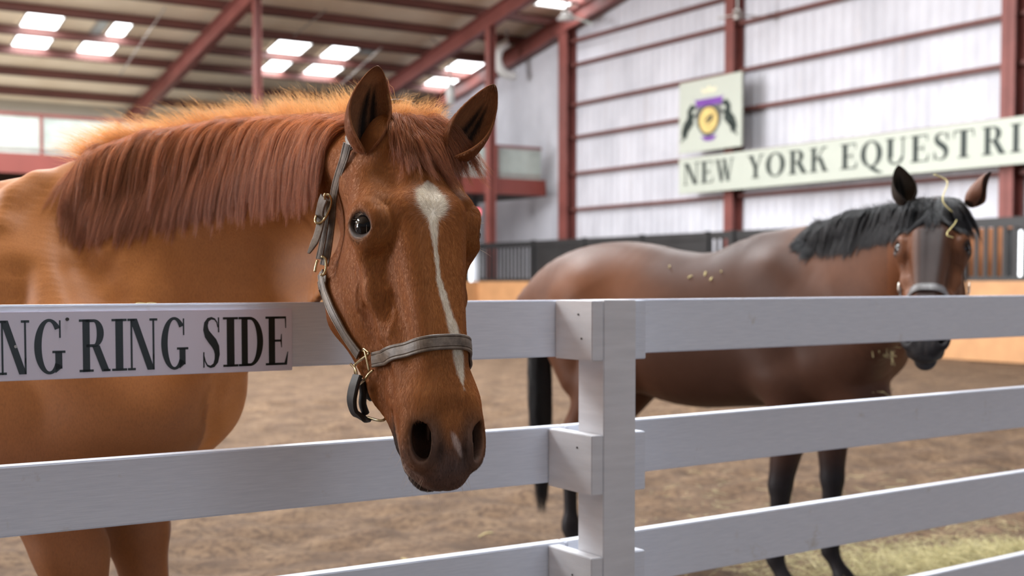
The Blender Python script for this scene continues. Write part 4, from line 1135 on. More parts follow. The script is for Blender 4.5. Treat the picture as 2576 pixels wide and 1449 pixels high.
horse1 = build_horse('chestnut_horse', F1, H1, (-3.2, 1.85, -.02), (.30, 4.5, 1.85), .0030, .011, (-.44, 1.98, .98), (.02, 2.55, 1.66), chestnut_colors, M['chestnut'],
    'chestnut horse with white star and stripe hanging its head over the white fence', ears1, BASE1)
# ------------------------------------------------------------------ hair
def hairmat(name, root, tip, rough=.35, transl=.35, var=.35):
    m = NT(name); hi = m.n('ShaderNodeHairInfo'); c = m.ramp(hi.outputs['Intercept'], [(0, root), (1, tip)])
    v = m.ramp(hi.outputs['Random'], [(0, (1-var,)*3), (1, (1+var,)*3)]); c = m.mix(1.0, c, v, 'MULTIPLY')
    m.set(base_color=c, roughness=rough); m.b.inputs['Specular IOR Level'].default_value = .5
    tr = m.n('ShaderNodeBsdfTranslucent'); m.l(c, tr.inputs[0]); mx = m.n('ShaderNodeMixShader'); mx.inputs[0].default_value = transl
    m.l(m.b.outputs[0], mx.inputs[1]); m.l(tr.outputs[0], mx.inputs[2])
    out = [n for n in m.t.nodes if n.type == 'OUTPUT_MATERIAL'][0]; m.l(mx.outputs[0], out.inputs[0]); return m.m
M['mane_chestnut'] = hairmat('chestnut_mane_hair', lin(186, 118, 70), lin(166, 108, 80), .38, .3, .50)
M['mane_light'] = hairmat('crest_hair_painted_backlight', lin(208, 142, 76), lin(238, 188, 124), .38, .5, .25)  # lighter copy of the mane colour, golden backlight painted in
M['whisker'] = hairmat('pale_whisker_hair', lin(190, 165, 140), lin(215, 195, 175), .4, .4, .2)
def snap(F, P, clear=0.0, it=4):
    P = np.asarray(P, float)
    for _ in range(it):
        N = F.normal(P); P = P - N*(F.at(P)-clear)[:, None]
    return P
def crest_hair(F, ST, H, parent, rnd, mat, mat_up, s0, s1, nguide, length, per, rad, lean0, lean1, name='mane', up_len=(.055, .10), bulge=.016, up=True, nup=14000, near=None):
    n = len(ST); u = rnd.uniform(s0, s1, nguide); x = u*(n-1); i0 = np.minimum(x.astype(int), n-2); fr = (x-i0)[:, None]
    R = ST[i0]*(1-fr) + ST[i0+1]*fr
    c, sd, upv, hu = R[:, :3], R[:, 3:6], R[:, 6:9], R[:, 10:11]
    tang = ST[np.minimum(i0+1, n-1), :3]-ST[i0, :3]; tang[:, 2] = 0; tang /= np.linalg.norm(tang, axis=1, keepdims=True)
    sgn = np.sign(sd@np.array(near if near is not None else [0, -1, 0]))[:, None]; ns = sd*sgn
    roots = snap(F, c + upv*hu + ns*rnd.uniform(-.018, .024, (nguide, 1)) + rnd.normal(size=(nguide, 3))*.002, -.003)
    lean = (lean0 + (lean1-lean0)*(u-s0)/(s1-s0))[:, None] + rnd.normal(size=(nguide, 1))*.05
    drift = -tang*lean + np.array([0, 0, -1.0])[None, :]; drift /= np.linalg.norm(drift, axis=1, keepdims=True)
    d0 = ns*.95 + upv*.22 - tang*lean*.7 + rnd.normal(size=(nguide, 3))*.12; d0 /= np.linalg.norm(d0, axis=1, keepdims=True)
    L = np.interp(u, np.linspace(s0, s1, len(length)), length)*(1 + rnd.normal(size=nguide)*.05)
    clear = .003 + rnd.uniform(0, 1, nguide)*bulge*.45
    g = grow_var(F, roots, d0, L, 16, .42, clear, drift)
    S = children(g, per, .0055, rnd, .30, .003, .06)
    S = S[rnd.permutation(len(S))]
    o = hair_obj(name, S, rad*rnd.uniform(.7, 1.3, len(S)), mat, parent)
    if up:
        m_ = 420; u2 = rnd.uniform(s0-.03, min(.97, s1*1.05), m_); x = u2*(n-1); i0 = np.minimum(x.astype(int), n-2); fr = (x-i0)[:, None]; R = ST[i0]*(1-fr)+ST[i0+1]*fr
        c, sd, upv, hu = R[:, :3], R[:, 3:6], R[:, 6:9], R[:, 10:11]; ns = sd*np.sign(sd@np.array(near if near is not None else [0, -1, 0]))[:, None]
        tang = ST[np.minimum(i0+1, n-1), :3]-ST[i0, :3]; tang /= np.linalg.norm(tang, axis=1, keepdims=True)
        roots = snap(F, c + upv*hu + ns*rnd.uniform(-.022, .010, (m_, 1)), -.002)
        q = (u2-s0)/(s1-s0)
        d0 = upv*1.0 - tang*(.95-.75*q)[:, None] + ns*rnd.uniform(-.2, .35, (m_, 1)) + rnd.normal(size=(m_, 3))*.12; d0 /= np.linalg.norm(d0, axis=1, keepdims=True)
        L2 = rnd.uniform(up_len[0], up_len[1], m_)*(1.25-.5*q)*(1+.15*rnd.normal(size=m_))
        g2 = grow_var(F, roots, d0, L2, 9, .10, np.full(m_, .0), np.tile(np.array([-.5, 0, -.5]), (m_, 1)))
        S2 = children(g2, nup//m_, .013, rnd, .9, .0035, .25)
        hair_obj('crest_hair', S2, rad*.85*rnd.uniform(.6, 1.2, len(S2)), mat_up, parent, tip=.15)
    return o
def grow_var(F, roots, dirs, L, steps, grav, clear, drift):
    P = roots.copy(); d = dirs.copy(); out = [P.copy()]; st = (L/steps)[:, None]
    for i in range(steps):
        k = grav*min(1.0, (i+1)/6); d = d*(1-k) + drift*k; d /= np.linalg.norm(d, axis=1, keepdims=True)
        P = P + d*st; D = F.at(P); cl = clear*min(1, (i+1)/3); q = D < cl
        if q.any():
            N = F.normal(P[q]); P[q] += N*(cl[q]-D[q])[:, None]
            dd = P[q]-out[-1][q]; d[q] = .5*d[q] + .5*dd/np.maximum(np.linalg.norm(dd, axis=1, keepdims=True), 1e-6); d[q] /= np.linalg.norm(d[q], axis=1, keepdims=True)
        out.append(P.copy())
    return np.stack(out, 1)
def forelock(F, H, parent, rnd, mat, mat_up, length, per, rad, side=-.6, n=150, spread=.034, up=True):
    l = rnd.normal(size=n)*spread*.75; l = np.clip(l, -spread*1.6, spread*1.3); a = rnd.uniform(-.03, .035, n)
    roots = snap(F, np.array([list(H.P(x, y, .03)) for x, y in zip(l, a)]), -.003)
    Hl, Ha, Hd = np.array(H.l), np.array(H.a), np.array(H.d)
    d0 = Hd[None]*.75 + Ha[None]*.65 + Hl[None]*((l/spread)*.45 + side*.35)[:, None] + rnd.normal(size=(n, 3))*.15; d0 /= np.linalg.norm(d0, axis=1, keepdims=True)
    drift = np.array([0, 0, -1.0])[None] + Hl[None]*((l/spread)*.22 + side*.42)[:, None] + rnd.normal(size=(n, 3))*.08
    L = length*rnd.uniform(.55, 1.05, n)
    g = grow_var(F, roots, d0, L, 14, .40, .003+rnd.uniform(0, .010, n), drift/np.linalg.norm(drift, axis=1, keepdims=True))
    S = children(g, per, .0045, rnd, .25, .004, .2)
    hair_obj('forelock', S, rad*rnd.uniform(.7, 1.3, len(S)), mat, parent)
    if up:
        m_ = 60; l = rnd.uniform(-.05, .04, m_); roots = snap(F, np.array([list(H.P(x, -.02+rnd.uniform(-.02, .02), .02)) for x in l]), -.002)
        d0 = np.array([0, .1, 1.0])[None] + Hl[None]*(l/.05*.5-.2)[:, None] + rnd.normal(size=(m_, 3))*.3; d0 /= np.linalg.norm(d0, axis=1, keepdims=True)
        g = grow_var(F, roots, d0, rnd.uniform(.03, .06, m_), 9, .16, np.zeros(m_), np.tile(Hl*-.5+np.array([0, 0, -.7]), (m_, 1)))
        S = children(g, 24, .008, rnd, .8, .005, .25); hair_obj('flyaway_hair', S, rad*.8*rnd.uniform(.5, 1.1, len(S)), mat_up, parent, tip=.15)

r1 = np.random.default_rng(21)
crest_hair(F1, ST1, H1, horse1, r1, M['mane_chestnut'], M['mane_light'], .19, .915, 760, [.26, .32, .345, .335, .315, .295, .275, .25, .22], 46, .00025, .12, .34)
forelock(F1, H1, horse1, r1, M['mane_chestnut'], M['mane_light'], .140, 62, .00019, side=-.85, n=190)
# fine hair along the ear rims, whiskers and lashes
def tufts(F, H, parent, rnd):
    S = []
    def hair(p, d, L, k=7, curl=.2):
        p = np.array(p); d = np.array(d)/np.linalg.norm(d); out = [p]; b = rnd.normal(size=3)*curl
        for i in range(k-1): d = d + b/k; d /= np.linalg.norm(d); out.append(out[-1]+d*L/(k-1))
        S.append(out)
    Hl, Ha, Hd = np.array(H.l), np.array(H.a), np.array(H.d)
    for _ in range(26):
        l = rnd.uniform(-.045, .045); p = snap(F, np.array([list(H.P(l, rnd.uniform(.60, .635), rnd.uniform(-.11, -.07)))]), -.001)[0]
        hair(p, Hl*l*12 + Ha*.9 + Hd*rnd.uniform(-.5, .3), rnd.uniform(.012, .045))
    for _ in range(22):
        l = rnd.uniform(-.03, .03); p = snap(F, np.array([list(H.P(l, rnd.uniform(.54, .62), -.17))]), -.001)[0]
        hair(p, Hl*l*10 + Ha*.5 - Hd*.9, rnd.uniform(.012, .04))
    for sg, E in ((1, eye_center(H, 1)), (-1, eye_center(H, -1))):
        E = np.array(E); o = np.array(eye_out(H, sg))
        for k in range(14):
            t = (k/13-.5)*1.5; up_ = -Ha; side = Hd
            p = E + (up_*math.cos(t)*.78 + side*math.sin(t)*.95)*.0262*H.s*.8 + o*.019*H.s
            hair(p, o*.9 - up_*.15 + side*math.sin(t)*.4, rnd.uniform(.006, .012), 7, .3)
        for _ in range(4):
            p = E + (np.array(Ha)*.9+o*.3)*.03; p = snap(F, p[None], -.001)[0]; hair(p, o + Ha*rnd.uniform(-.2, .6) + rnd.normal(size=3)*.3, rnd.uniform(.03, .06))
    hair_obj('whiskers', np.array(S), .00016, M['whisker'], parent, tip=.2)
tufts(F1, H1, horse1, r1)

# ------------------------------------------------------------------ halter
m = NT('worn_brown_leather'); v = m.coord(); c = m.ramp(m.noise(v, 38, 7, .7), [(0.30, lin(60, 49, 41)), (0.52, lin(98, 84, 72)), (0.75, lin(130, 116, 102))])
m.set(base_color=c, roughness=.5); m.bump(m.noise(v, 420, 4), .35, .0006); M['leather'] = m.m
m = NT('black_leather'); c = m.ramp(m.noise(m.coord(), 60, 5), [(0.3, lin(20, 17, 17)), (0.7, lin(38, 33, 31))]); m.set(base_color=c, roughness=.55); M['black_leather'] = m.m
m = NT('aged_brass'); c = m.ramp(m.noise(m.coord(), 60, 5), [(0.3, lin(170, 150, 108)), (0.7, lin(222, 208, 172))]); m.set(base_color=c, roughness=.28, metallic=1.0); M['brass'] = m.m
m = NT('worn_silver_fitting'); m.set(base_color=lin(200, 196, 188), roughness=.3, metallic=1.0); M['silver'] = m.m
M['stitch'] = plain('stitching_thread', lin(58, 46, 42), .8)
def first_hit(F, px, py, y0, y1, n=320):
    P = np.array([list(W(px, py, y)) for y in np.linspace(y0, y1, n)]); D = F.at(P); i = np.where(D < .001)[0]
    return P[i[0]] if len(i) else P[int(np.argmin(D))]
def smooth_path(P, n=8): return spline([list(p) for p in P], n)
def ribbon(path, normals, width, th, name, mat, parent, taper=None, groove=True, stitch=False):
    m_ = len(path); prof = [(-.5, 0), (-.5, .7), (-.44, 1), (-.34, 1), (-.30, .72), (-.26, 1), (0, 1.08), (.26, 1), (.30, .72), (.34, 1), (.44, 1), (.5, .7), (.5, 0)] if groove else [(-.5, 0), (-.5, .7), (-.42, 1), (0, 1.05), (.42, 1), (.5, .7), (.5, 0)]
    V = []; k = len(prof)
    for i in range(m_):
        t = path[min(i+1, m_-1)]-path[max(i-1, 0)]; t = t/np.linalg.norm(t); n = normals[i]-t*(normals[i]@t); n = n/np.linalg.norm(n); b = np.cross(t, n)
        w_ = width*(taper[i] if taper is not None else 1)
        for x, h in prof: V.append(path[i] + b*x*w_ + n*(h-.0)*th)
    Fc = [(i*k+j, i*k+(j+1) % k, (i+1)*k+(j+1) % k, (i+1)*k+j) for i in range(m_-1) for j in range(k)] + [tuple(range(k))[::-1], tuple((m_-1)*k+j for j in range(k))]
    o = mesh_obj(name, V, Fc, mat, parent, False)
    return o
def strap(F, pts, width, th, name, mat, parent, clear=.002, n=8, sm=3, **kw):
    P = smooth_path(pts, n); N = F.normal(P); 
    for _ in range(2): P = P - N*(F.at(P)-clear)[:, None]*np.minimum(1, 1)[..., None] if clear is not None else P; N = F.normal(P)
    # smooth the normals and the path
    for _ in range(sm):
        N[1:-1] = (N[:-2]+N[1:-1]*2+N[2:])/4; P[1:-1] = (P[:-2]+P[1:-1]*2+P[2:])/4
    N /= np.linalg.norm(N, axis=1, keepdims=True)
    return ribbon(P, N, width, th, name, mat, parent, **kw)

def loop_tube(pts, r, name, mat, parent, n=8, closed=True):
    P = spline([list(p) for p in (list(pts)+[pts[0]] if closed else pts)], 4)
    if closed: P = P[:-1]
    return MB().tube([Vector(p) for p in P], r, n, closed).build(name, mat, parent, True)
def halter_chestnut():
    F, H = F1, H1
    t = thing('halter', H.P(0, .3, -.1), 'worn brown leather halter with brass fittings on the chestnut horse', 'halter')
    fh = lambda px, py: first_hit(F, px, py, 2.05, 2.62)
    L = lambda l, a, d: np.array(H.P(l, a, d))
    def out(px, py, e): p = fh(px, py); return p + F.normal(p[None])[0]*e
    # crown piece behind the ears and down both sides
    Y1, Y2, Y3 = fh(884, 380)[1]-.022, fh(852, 540)[1]-.030, fh(832, 655)[1]-.030
    def K(px, py, e=0): return np.array(list(W(px, py, float(np.interp(py, [372, 540, 655], [Y1, Y2, Y3]))-e)))
    NS = np.array([-.45, -.88, .10])
    def flat_strap(pts, width, th, name, taper=None, nrm=NS, mat='leather', groove=True):
        P = smooth_path(pts, 8); return ribbon(P, np.tile(nrm, (len(P), 1)), width, th, name, M[mat], t, taper=None if taper is None else np.interp(np.linspace(0, 1, len(P)), taper[0], taper[1]), groove=groove)
    strap(F, [L(-.10, .09, -.17), L(-.105, .05, -.12), L(-.088, -.005, -.085), L(-.055, -.055, -.065), L(0, -.07, -.05), L(.055, -.055, -.065), L(.088, -.012, -.085), K(878, 352, -.02), K(872, 376)], .021, .0030, 'poll_strap', M['leather'], t, clear=.008, sm=8)
    flat_strap([K(876, 362, -.01), K(866, 400), K(853, 440), K(843, 478), K(837, 520), K(833, 560), K(828, 600), K(822, 640), K(816, 668, -.004)], .0205, .0030, 'crown_strap')
    flat_strap([K(824, 500, .004), K(822, 540, .005), K(817, 580, .005), K(810, 620, .004), K(803, 652)], .0150, .0030, 'strap_fold')
    flat_strap([K(817, 496, .010), K(810, 515, .012), K(806, 538, .012), K(808, 556, .008)], .0210, .0036, 'strap_keeper', groove=False)
    bk = loop_tube([K(819, 490, .012), K(829, 492, .014), K(833, 508, .014), K(826, 532, .015), K(813, 556, .016), K(799, 562, .016), K(793, 555, .015), K(796, 542, .013)], .0026, 'buckle', M['brass'], t, closed=False)
    loop_tube([K(818, 486, .012), K(816, 493, .016), K(817, 502, .017)], .0018, 'buckle_tongue', M['brass'], bk, closed=False)
    flat_strap([K(808, 556, .011), K(803, 580, .013), K(793, 608, .016), K(777, 638, .018)], .0185, .0030, 'strap_end', taper=([0, .7, 1], [1, .9, .3]), groove=False)
    loop_tube([K(809, 645, .008), K(819, 652, .008), K(820, 676, .008), K(813, 692, .008), K(806, 690, .008)], .0026, 'link_ring', M['brass'], t, closed=False)
    loop_tube([K(799, 654, .006), K(795, 668, .006), K(792, 684, .006)], .0026, 'link_ring', M['brass'], t, closed=False)
    strap(F, [fh(813, 688), fh(816, 710), fh(823, 737), fh(834, 770), fh(851, 805), fh(872, 842), fh(892, 870), fh(908, 893)], .0215, .0036, 'cheek_strap', M['leather'], t, clear=.004)
    # throat strap going round behind the jaw
    pt_ = [K(797, 690), K(793, 715), L(.098, .20, -.300), L(.085, .235, -.318), L(.05, .255, -.322), L(0, .26, -.318), L(-.05, .255, -.318), L(-.09, .21, -.295), L(-.105, .15, -.24), L(-.10, .09, -.17)]
    strap(F, pt_, .019, .003, 'throat_strap', M['leather'], t, clear=.003)
    # noseband
    nb = [fh(944, 906), fh(960, 902), fh(1000, 887), fh(1050, 872), fh(1100, 863), fh(1145, 862), L(-.040, .420, -.010), L(-.055, .424, -.045), L(-.062, .430, -.085), L(-.060, .436, -.13), L(-.045, .44, -.17)]
    strap(F, nb, .0285, .0042, 'noseband', M['leather'], t, clear=.005)
    # squared ring at the cheek
    loop_tube([out(902, 916, .008), out(917, 906, .009), out(931, 896, .009), out(940, 889, .010)], .0024, 'cheek_ring', M['brass'], t, closed=False)
    loop_tube([out(929, 879, .011), out(934, 892, .012), out(938, 912, .012), out(941, 934, .011)], .0024, 'cheek_ring', M['brass'], t, closed=False)
    loop_tube([out(903, 915, .009), out(907, 935, .011), out(911, 956, .012), out(918, 963, .013), out(931, 957, .012), out(941, 941, .011), out(951, 932, .011)], .0024, 'cheek_ring', M['brass'], t, closed=False)
    loop_tube([out(926, 882, .012), out(931, 877, .013), out(942, 887, .012)], .0022, 'cheek_ring', M['brass'], t, closed=False)
    loop_tube([out(897, 912, .012), W(895, 930, 2.385), W(899, 955, 2.385)], .0024, 'cheek_ring', M['brass'], t, closed=False)
    # black chin strap hanging below the jaw
    P = smooth_path([W(903, 945, 2.38), W(893, 975, 2.375), W(888, 1005, 2.38), W(893, 1030, 2.39), W(908, 1046, 2.40), W(922, 1047, 2.42)], 8)
    nn = np.array([[-.75, -.65, 0]]*len(P)); nn[-16:] += np.linspace(0, 1, 16)[:, None]*np.array([0, 0, -.8])
    ribbon(P, nn, .026, .007, 'chin_strap', M['black_leather'], t, groove=False)
    P = smooth_path([W(908, 958, 2.40), W(914, 985, 2.41), W(912, 1015, 2.42), W(920, 1040, 2.43)], 6)
    MB().tube([Vector(p) for p in P], .0075, 8).build('rolled_edge', M['black_leather'], t, True)
    P = smooth_path([W(918, 975, 2.45), W(932, 996, 2.45), W(948, 1002, 2.46), L(.0, .50, -.19)], 6)
    MB().tube([Vector(p) for p in P], .010, 8).build('rolled_strap', M['black_leather'], t, True)
    loop_tube([W(925, 1050, 2.42), W(940, 1055, 2.41), W(955, 1058, 2.40), W(968, 1055, 2.40), W(972, 1040, 2.41)], .0028, 'chin_ring', M['brass'], t, closed=False)
    return t
halter1 = halter_chestnut()
# ================================================================== short coat on the chestnut's head and neck
def coat_hair(o, F, H, parent, n, rnd, colors, mat, name, length, rad, region):
    me = o.data; nv = len(me.vertices); V = np.empty(nv*3, np.float32); me.vertices.foreach_get('co', V); V = V.reshape(-1, 3)+np.array(o.location)
    nf = len(me.polygons); L = np.empty(nf*4, np.int32); me.loops.foreach_get('vertex_index', L); Fc = L.reshape(-1, 4)
    A, B, C_, D = (V[Fc[:, i]] for i in range(4)); nn = np.cross(C_-A, D-B); ar = np.linalg.norm(nn, axis=1)/2; nn /= np.maximum(ar[:, None]*2, 1e-12)
    ctr = (A+B+C_+D)/4; face = ((ctr-np.array(CAMP))*nn).sum(1) < .25*np.linalg.norm(ctr-np.array(CAMP), axis=1)*1.0
    w_ = ar*face*region(ctr); w_ /= w_.sum(); idx = rnd.choice(nf, n, p=w_); u, v = rnd.random((2, n, 1))
    P = (A[idx]*(1-u)+B[idx]*u)*(1-v) + (D[idx]*(1-u)+C_[idx]*u)*v; N = nn[idx]
    ca = np.empty(nv*4, np.float32); me.color_attributes['Col'].data.foreach_get('color', ca); ca = ca.reshape(-1, 4)[:, :3]; col = ca[Fc[idx, 0]]
    Hl, Ha, Hd = np.array(H.l), np.array(H.a), np.array(H.d); Q = H.loc(P)
    flow = Ha[None]*1.0 + Hl[None]*(Q[:, 0:1]*4.0) - Hd[None]*.35
    body = (Q[:, 1] < .02) | (Q[:, 2] < -.33); flow[body] = np.array([-.35, .1, -1.0])
    # whorl on the forehead, hair fanning out of the star
    dx = Q[:, 0]-STAR[0]; dy = Q[:, 1]-.195; rr = np.sqrt(dx**2+dy**2); wv = np.exp(-(rr/.05)**2)*(Q[:, 2] > -.05)
    rad_dir = (Hl[None]*dx[:, None] + Ha[None]*dy[:, None])/np.maximum(rr[:, None], 1e-4); flow = flow*(1-wv[:, None]) + rad_dir*wv[:, None]*1.4
    flow += rnd.normal(size=(n, 3))*.20 + np.stack([vnoise(P, 16, 5, 2), vnoise(P, 16, 6, 2), vnoise(P, 16, 7, 2)], -1)*.14
    t = flow - N*(flow*N).sum(1, keepdims=True); t /= np.linalg.norm(t, axis=1, keepdims=True)
    Ln = (length*rnd.uniform(.6, 1.2, n)*(1+.5*wv))[:, None]; k = 4; S = []
    for i in range(k):
        s = i/(k-1); S.append(P + t*Ln*s + N*(Ln*(.30*s-.16*s*s)) - N*.0004)
    S = np.stack(S, 1).astype(np.float32); ho = hair_obj(name, S, rad, mat, parent, tip=.15)
    at = ho.data.attributes.new('Col', 'FLOAT_COLOR', 'CURVE'); cc_ = np.ones((n, 4), np.float32); cc_[:, :3] = col*1.10*rnd.uniform(.86, 1.16, (n, 1)); at.data.foreach_set('color', cc_.ravel())
    return ho
def furmat(name):
    m = NT(name); at = m.n('ShaderNodeAttribute', attribute_name='Col'); m.set(base_color=at.outputs['Color'], roughness=.45); m.b.inputs['Specular IOR Level'].default_value = .35
    tr = m.n('ShaderNodeBsdfTranslucent'); m.l(at.outputs['Color'], tr.inputs[0]); mx = m.n('ShaderNodeMixShader'); mx.inputs[0].default_value = .2
    m.l(m.b.outputs[0], mx.inputs[1]); m.l(tr.outputs[0], mx.inputs[2]); out = [n for n in m.t.nodes if n.type == 'OUTPUT_MATERIAL'][0]; m.l(mx.outputs[0], out.inputs[0]); return m.m
M['fur'] = furmat('short_coat_hair')
def reg_head(P):
    Q = H1.loc(P); l, a, d = Q.T; r = ((a > -.06)*(a < .70)*(d > -.36)*(np.abs(l) < .16)).astype(float)
    for sg in (1, -1):
        E = np.array(eye_center(H1, sg)); r *= (np.linalg.norm(P-E, axis=1)/H1.s > .034)
        ns = np.sqrt(((l-sg*.044)/.022)**2 + ((a-.570)/.044)**2 + ((d+.052)/.036)**2); r *= np.where(ns < 1.15, .0, 1)
    r *= np.where((a > .595), .35, 1); return r
coat_hair(horse1, F1, H1, horse1, 230000, r1, None, M['fur'], 'short_coat', .0075, .00015, reg_head)

# ================================================================== bay horse
def dir2(px):   # horizontal direction from a point on this column of the picture to the camera
    r = ray(px, 710); return Vector((-r.x, -r.y, 0)).normalized()
nh2 = Matrix.Rotation(math.radians(-3), 3, UP)@dir2(2352)
H2 = HeadFrame(W(2352, 506, 4.66), nh2, math.radians(45), math.radians(0.5), 1.08)
F2 = Field()
BASE2 = Vector(W(2000, 600, 5.5)); BASE2.z = 0
FW2 = Vector((.79, -.61, 0)).normalized()
body_field(F2, BASE2 + FW2*.005, FW2, .995, {'F': [(.01, -.01), (.11, .11)], 'H': [(-1.17, -1.16), (-1.17, -1.16)]}, belly=.02, wd_=.045, rear=.935)
nk2 = [(2030,628,1060,5.46,.18),(2062,608,1010,5.40,.160),(2104,584,960,5.30,.140),(2170,548,875,5.12,.118),(2240,528,770,4.98,.104),(2295,518,700,4.85,.095),(2335,515,650,4.76,.084)]
ST2 = neck_field(F2, [W(x, t, Y) for x, t, b, Y, h in nk2], [W(x, b, Y) for x, t, b, Y, h in nk2], [k[4] for k in nk2], egg=[-.25, -.3, -.35, -.35, -.3, -.2, -.1])
head_field(F2, H2)
def bay_colors(V, H):
    Q = H.loc(V); l, a, d = Q.T; head = (a > -.05)*(np.abs(l) < .16)*(a < .72)*(d > -.36)
    C = np.tile(np.array(lin(64, 42, 32)), (len(V), 1))
    nb = vnoise(V, 5, 14)
    C = blend(C, sstep(nb, -.1, .9)*.55, lin(110, 68, 42)); C = blend(C, sstep(-nb, .0, .9)*.5, lin(52, 37, 32))
    rump = np.array(BASE2) + np.array(FW2)*-1.3; C = blend(C, (1-sstep(np.linalg.norm(V[:, :2]-rump[:2], axis=1), .1, .75))*.45, lin(94, 56, 34))
    C = blend(C, sstep(V[:, 2], 1.35, 1.56)*(1-head)*.45, lin(56, 45, 41))
    C = blend(C, sstep(-V[:, 2], -.72, -.50)*(1-head), lin(34, 32, 34))
    C = blend(C, head*(1-sstep(np.abs(l), .022, .055))*sstep(a, .05, .2)*.85, lin(40, 34, 34))
    C = blend(C, head*sstep(np.abs(l), .04, .075)*.5, lin(104, 64, 40))
    C = blend(C, sstep(a + np.maximum(0, -d-.05)*.3, .46, .56)*head, lin(30, 28, 29))
    for sg in (1, -1):
        E = np.array(eye_center(H, sg)); de = np.linalg.norm(V-E, axis=1)/H.s; C = blend(C, (1-sstep(de, .030, .042))*.9, lin(28, 24, 24))
    return C
M['bay'] = coat_material('bay_coat', .50, .0, spec=.10)
bc = lin(92, 60, 46)
def local_ear(H, b, t, face, wm): return dict(args=(H.P(*b), t, face, wm, 1), col=bc, dark=lin(24, 22, 22))
ears2 = [dict(args=(W(2276, 512, 4.68), W(2258, 417, 4.66), Vector((.10, -1, 0)), .044, 1), kw=dict(curl=1.0, lean=.02), col=lin(46, 40, 36), mid=lin(70, 62, 54), dark=lin(26, 24, 22)),
         dict(args=(W(2436, 512, 4.70), W(2489, 432, 4.74), Vector((.75, -.55, 0)), .036, 1), kw=dict(curl=1.0, lean=.03), col=bc, mid=lin(60, 46, 40), dark=lin(30, 26, 24))]
horse2 = build_horse('bay_horse', F2, H2, (-.35, 3.95, -.02), (2.05, 6.85, 1.80), .0055, .014, (1.28, 4.1, 1.0), (1.80, 4.90, 1.75), bay_colors, M['bay'],
    'dark bay horse with black mane standing in the ring behind the right fence', ears2, BASE2)
M['black_hair'] = hairmat('black_mane_hair', lin(20, 20, 23), lin(36, 36, 40), .36, .05, .4)
r2 = np.random.default_rng(5)
crest_hair(F2, ST2, H2, horse2, r2, M['black_hair'], M['black_hair'], .16, .97, 420, [.14, .19, .22, .23, .22, .20, .18], 22, .0007, .40, .25, bulge=.008, up_len=(.02, .035), nup=2600)
forelock(F2, H2, horse2, r2, M['black_hair'], M['black_hair'], .21, 34, .0006, side=-.15, n=190, spread=.056, up=False)
# tail
def tail(F, base, fwd, sc, parent, rnd, mat, rear=1.0):
    root = np.array(base) + np.array(fwd)*(-1.44*sc*rear); root[2] = 1.33*sc; n = 60; fw = np.array(fwd); lt = np.array([fw[1], -fw[0], 0]); S = []
    k = 20
    for i in range(n):
        a = rnd.uniform(0, 2*PI); r = math.sqrt(rnd.random()); L = rnd.uniform(.95, 1.14); pts = []
        for j in range(k):
            t = j/(k-1); wd = .018 + .055*math.sin(min(1, t*1.25)*PI*.62) - .045*t*t
            p = root + fw*(-.045*math.sin(min(1, t*5)*PI/2)*1.0 + .03*t) + lt*math.cos(a)*r*wd + fw*math.sin(a)*r*wd*.8 + np.array([0, 0, -L*t + .02*math.sin(min(1, t*6)*PI)])
            pts.append(p)
        S.append(pts)
    S = children(np.array(S), 60, .007, rnd, .5, .006, .12); return hair_obj('tail', S, .0007, mat, parent)
tail(F2, BASE2+FW2*.005, FW2, .995, horse2, r2, M['black_hair'], .935)
def dock(base, fwd, sc, parent, mat):
    b = Vector(base) + Vector(fwd)*(-1.36*sc); pts = [b+UP*1.33*sc, b-Vector(fwd)*.09+UP*1.30*sc, b-Vector(fwd)*.125+UP*1.15*sc, b-Vector(fwd)*.10+UP*.95*sc]
    MB().tube([Vector(p) for p in spline([list(p) for p in pts], 6)], [.045-.0016*i for i in range(19)], 12).build('tail_dock', mat, parent, True)
M['dark_skin'] = plain('dark_tail_skin', lin(40, 34, 32), .5); dock(BASE2+FW2*.005+FW2*.07, FW2, .995, horse2, M['dark_skin'])
tail(F1, BASE1, FW1, 1.0, horse1, r1, M['mane_chestnut'])
m = NT('grey_worn_leather'); c = m.ramp(m.noise(m.coord(), 30, 5), [(0.3, lin(62, 59, 59)), (0.7, lin(104, 101, 102))]); m.set(base_color=c, roughness=.5); M['grey_leather'] = m.m
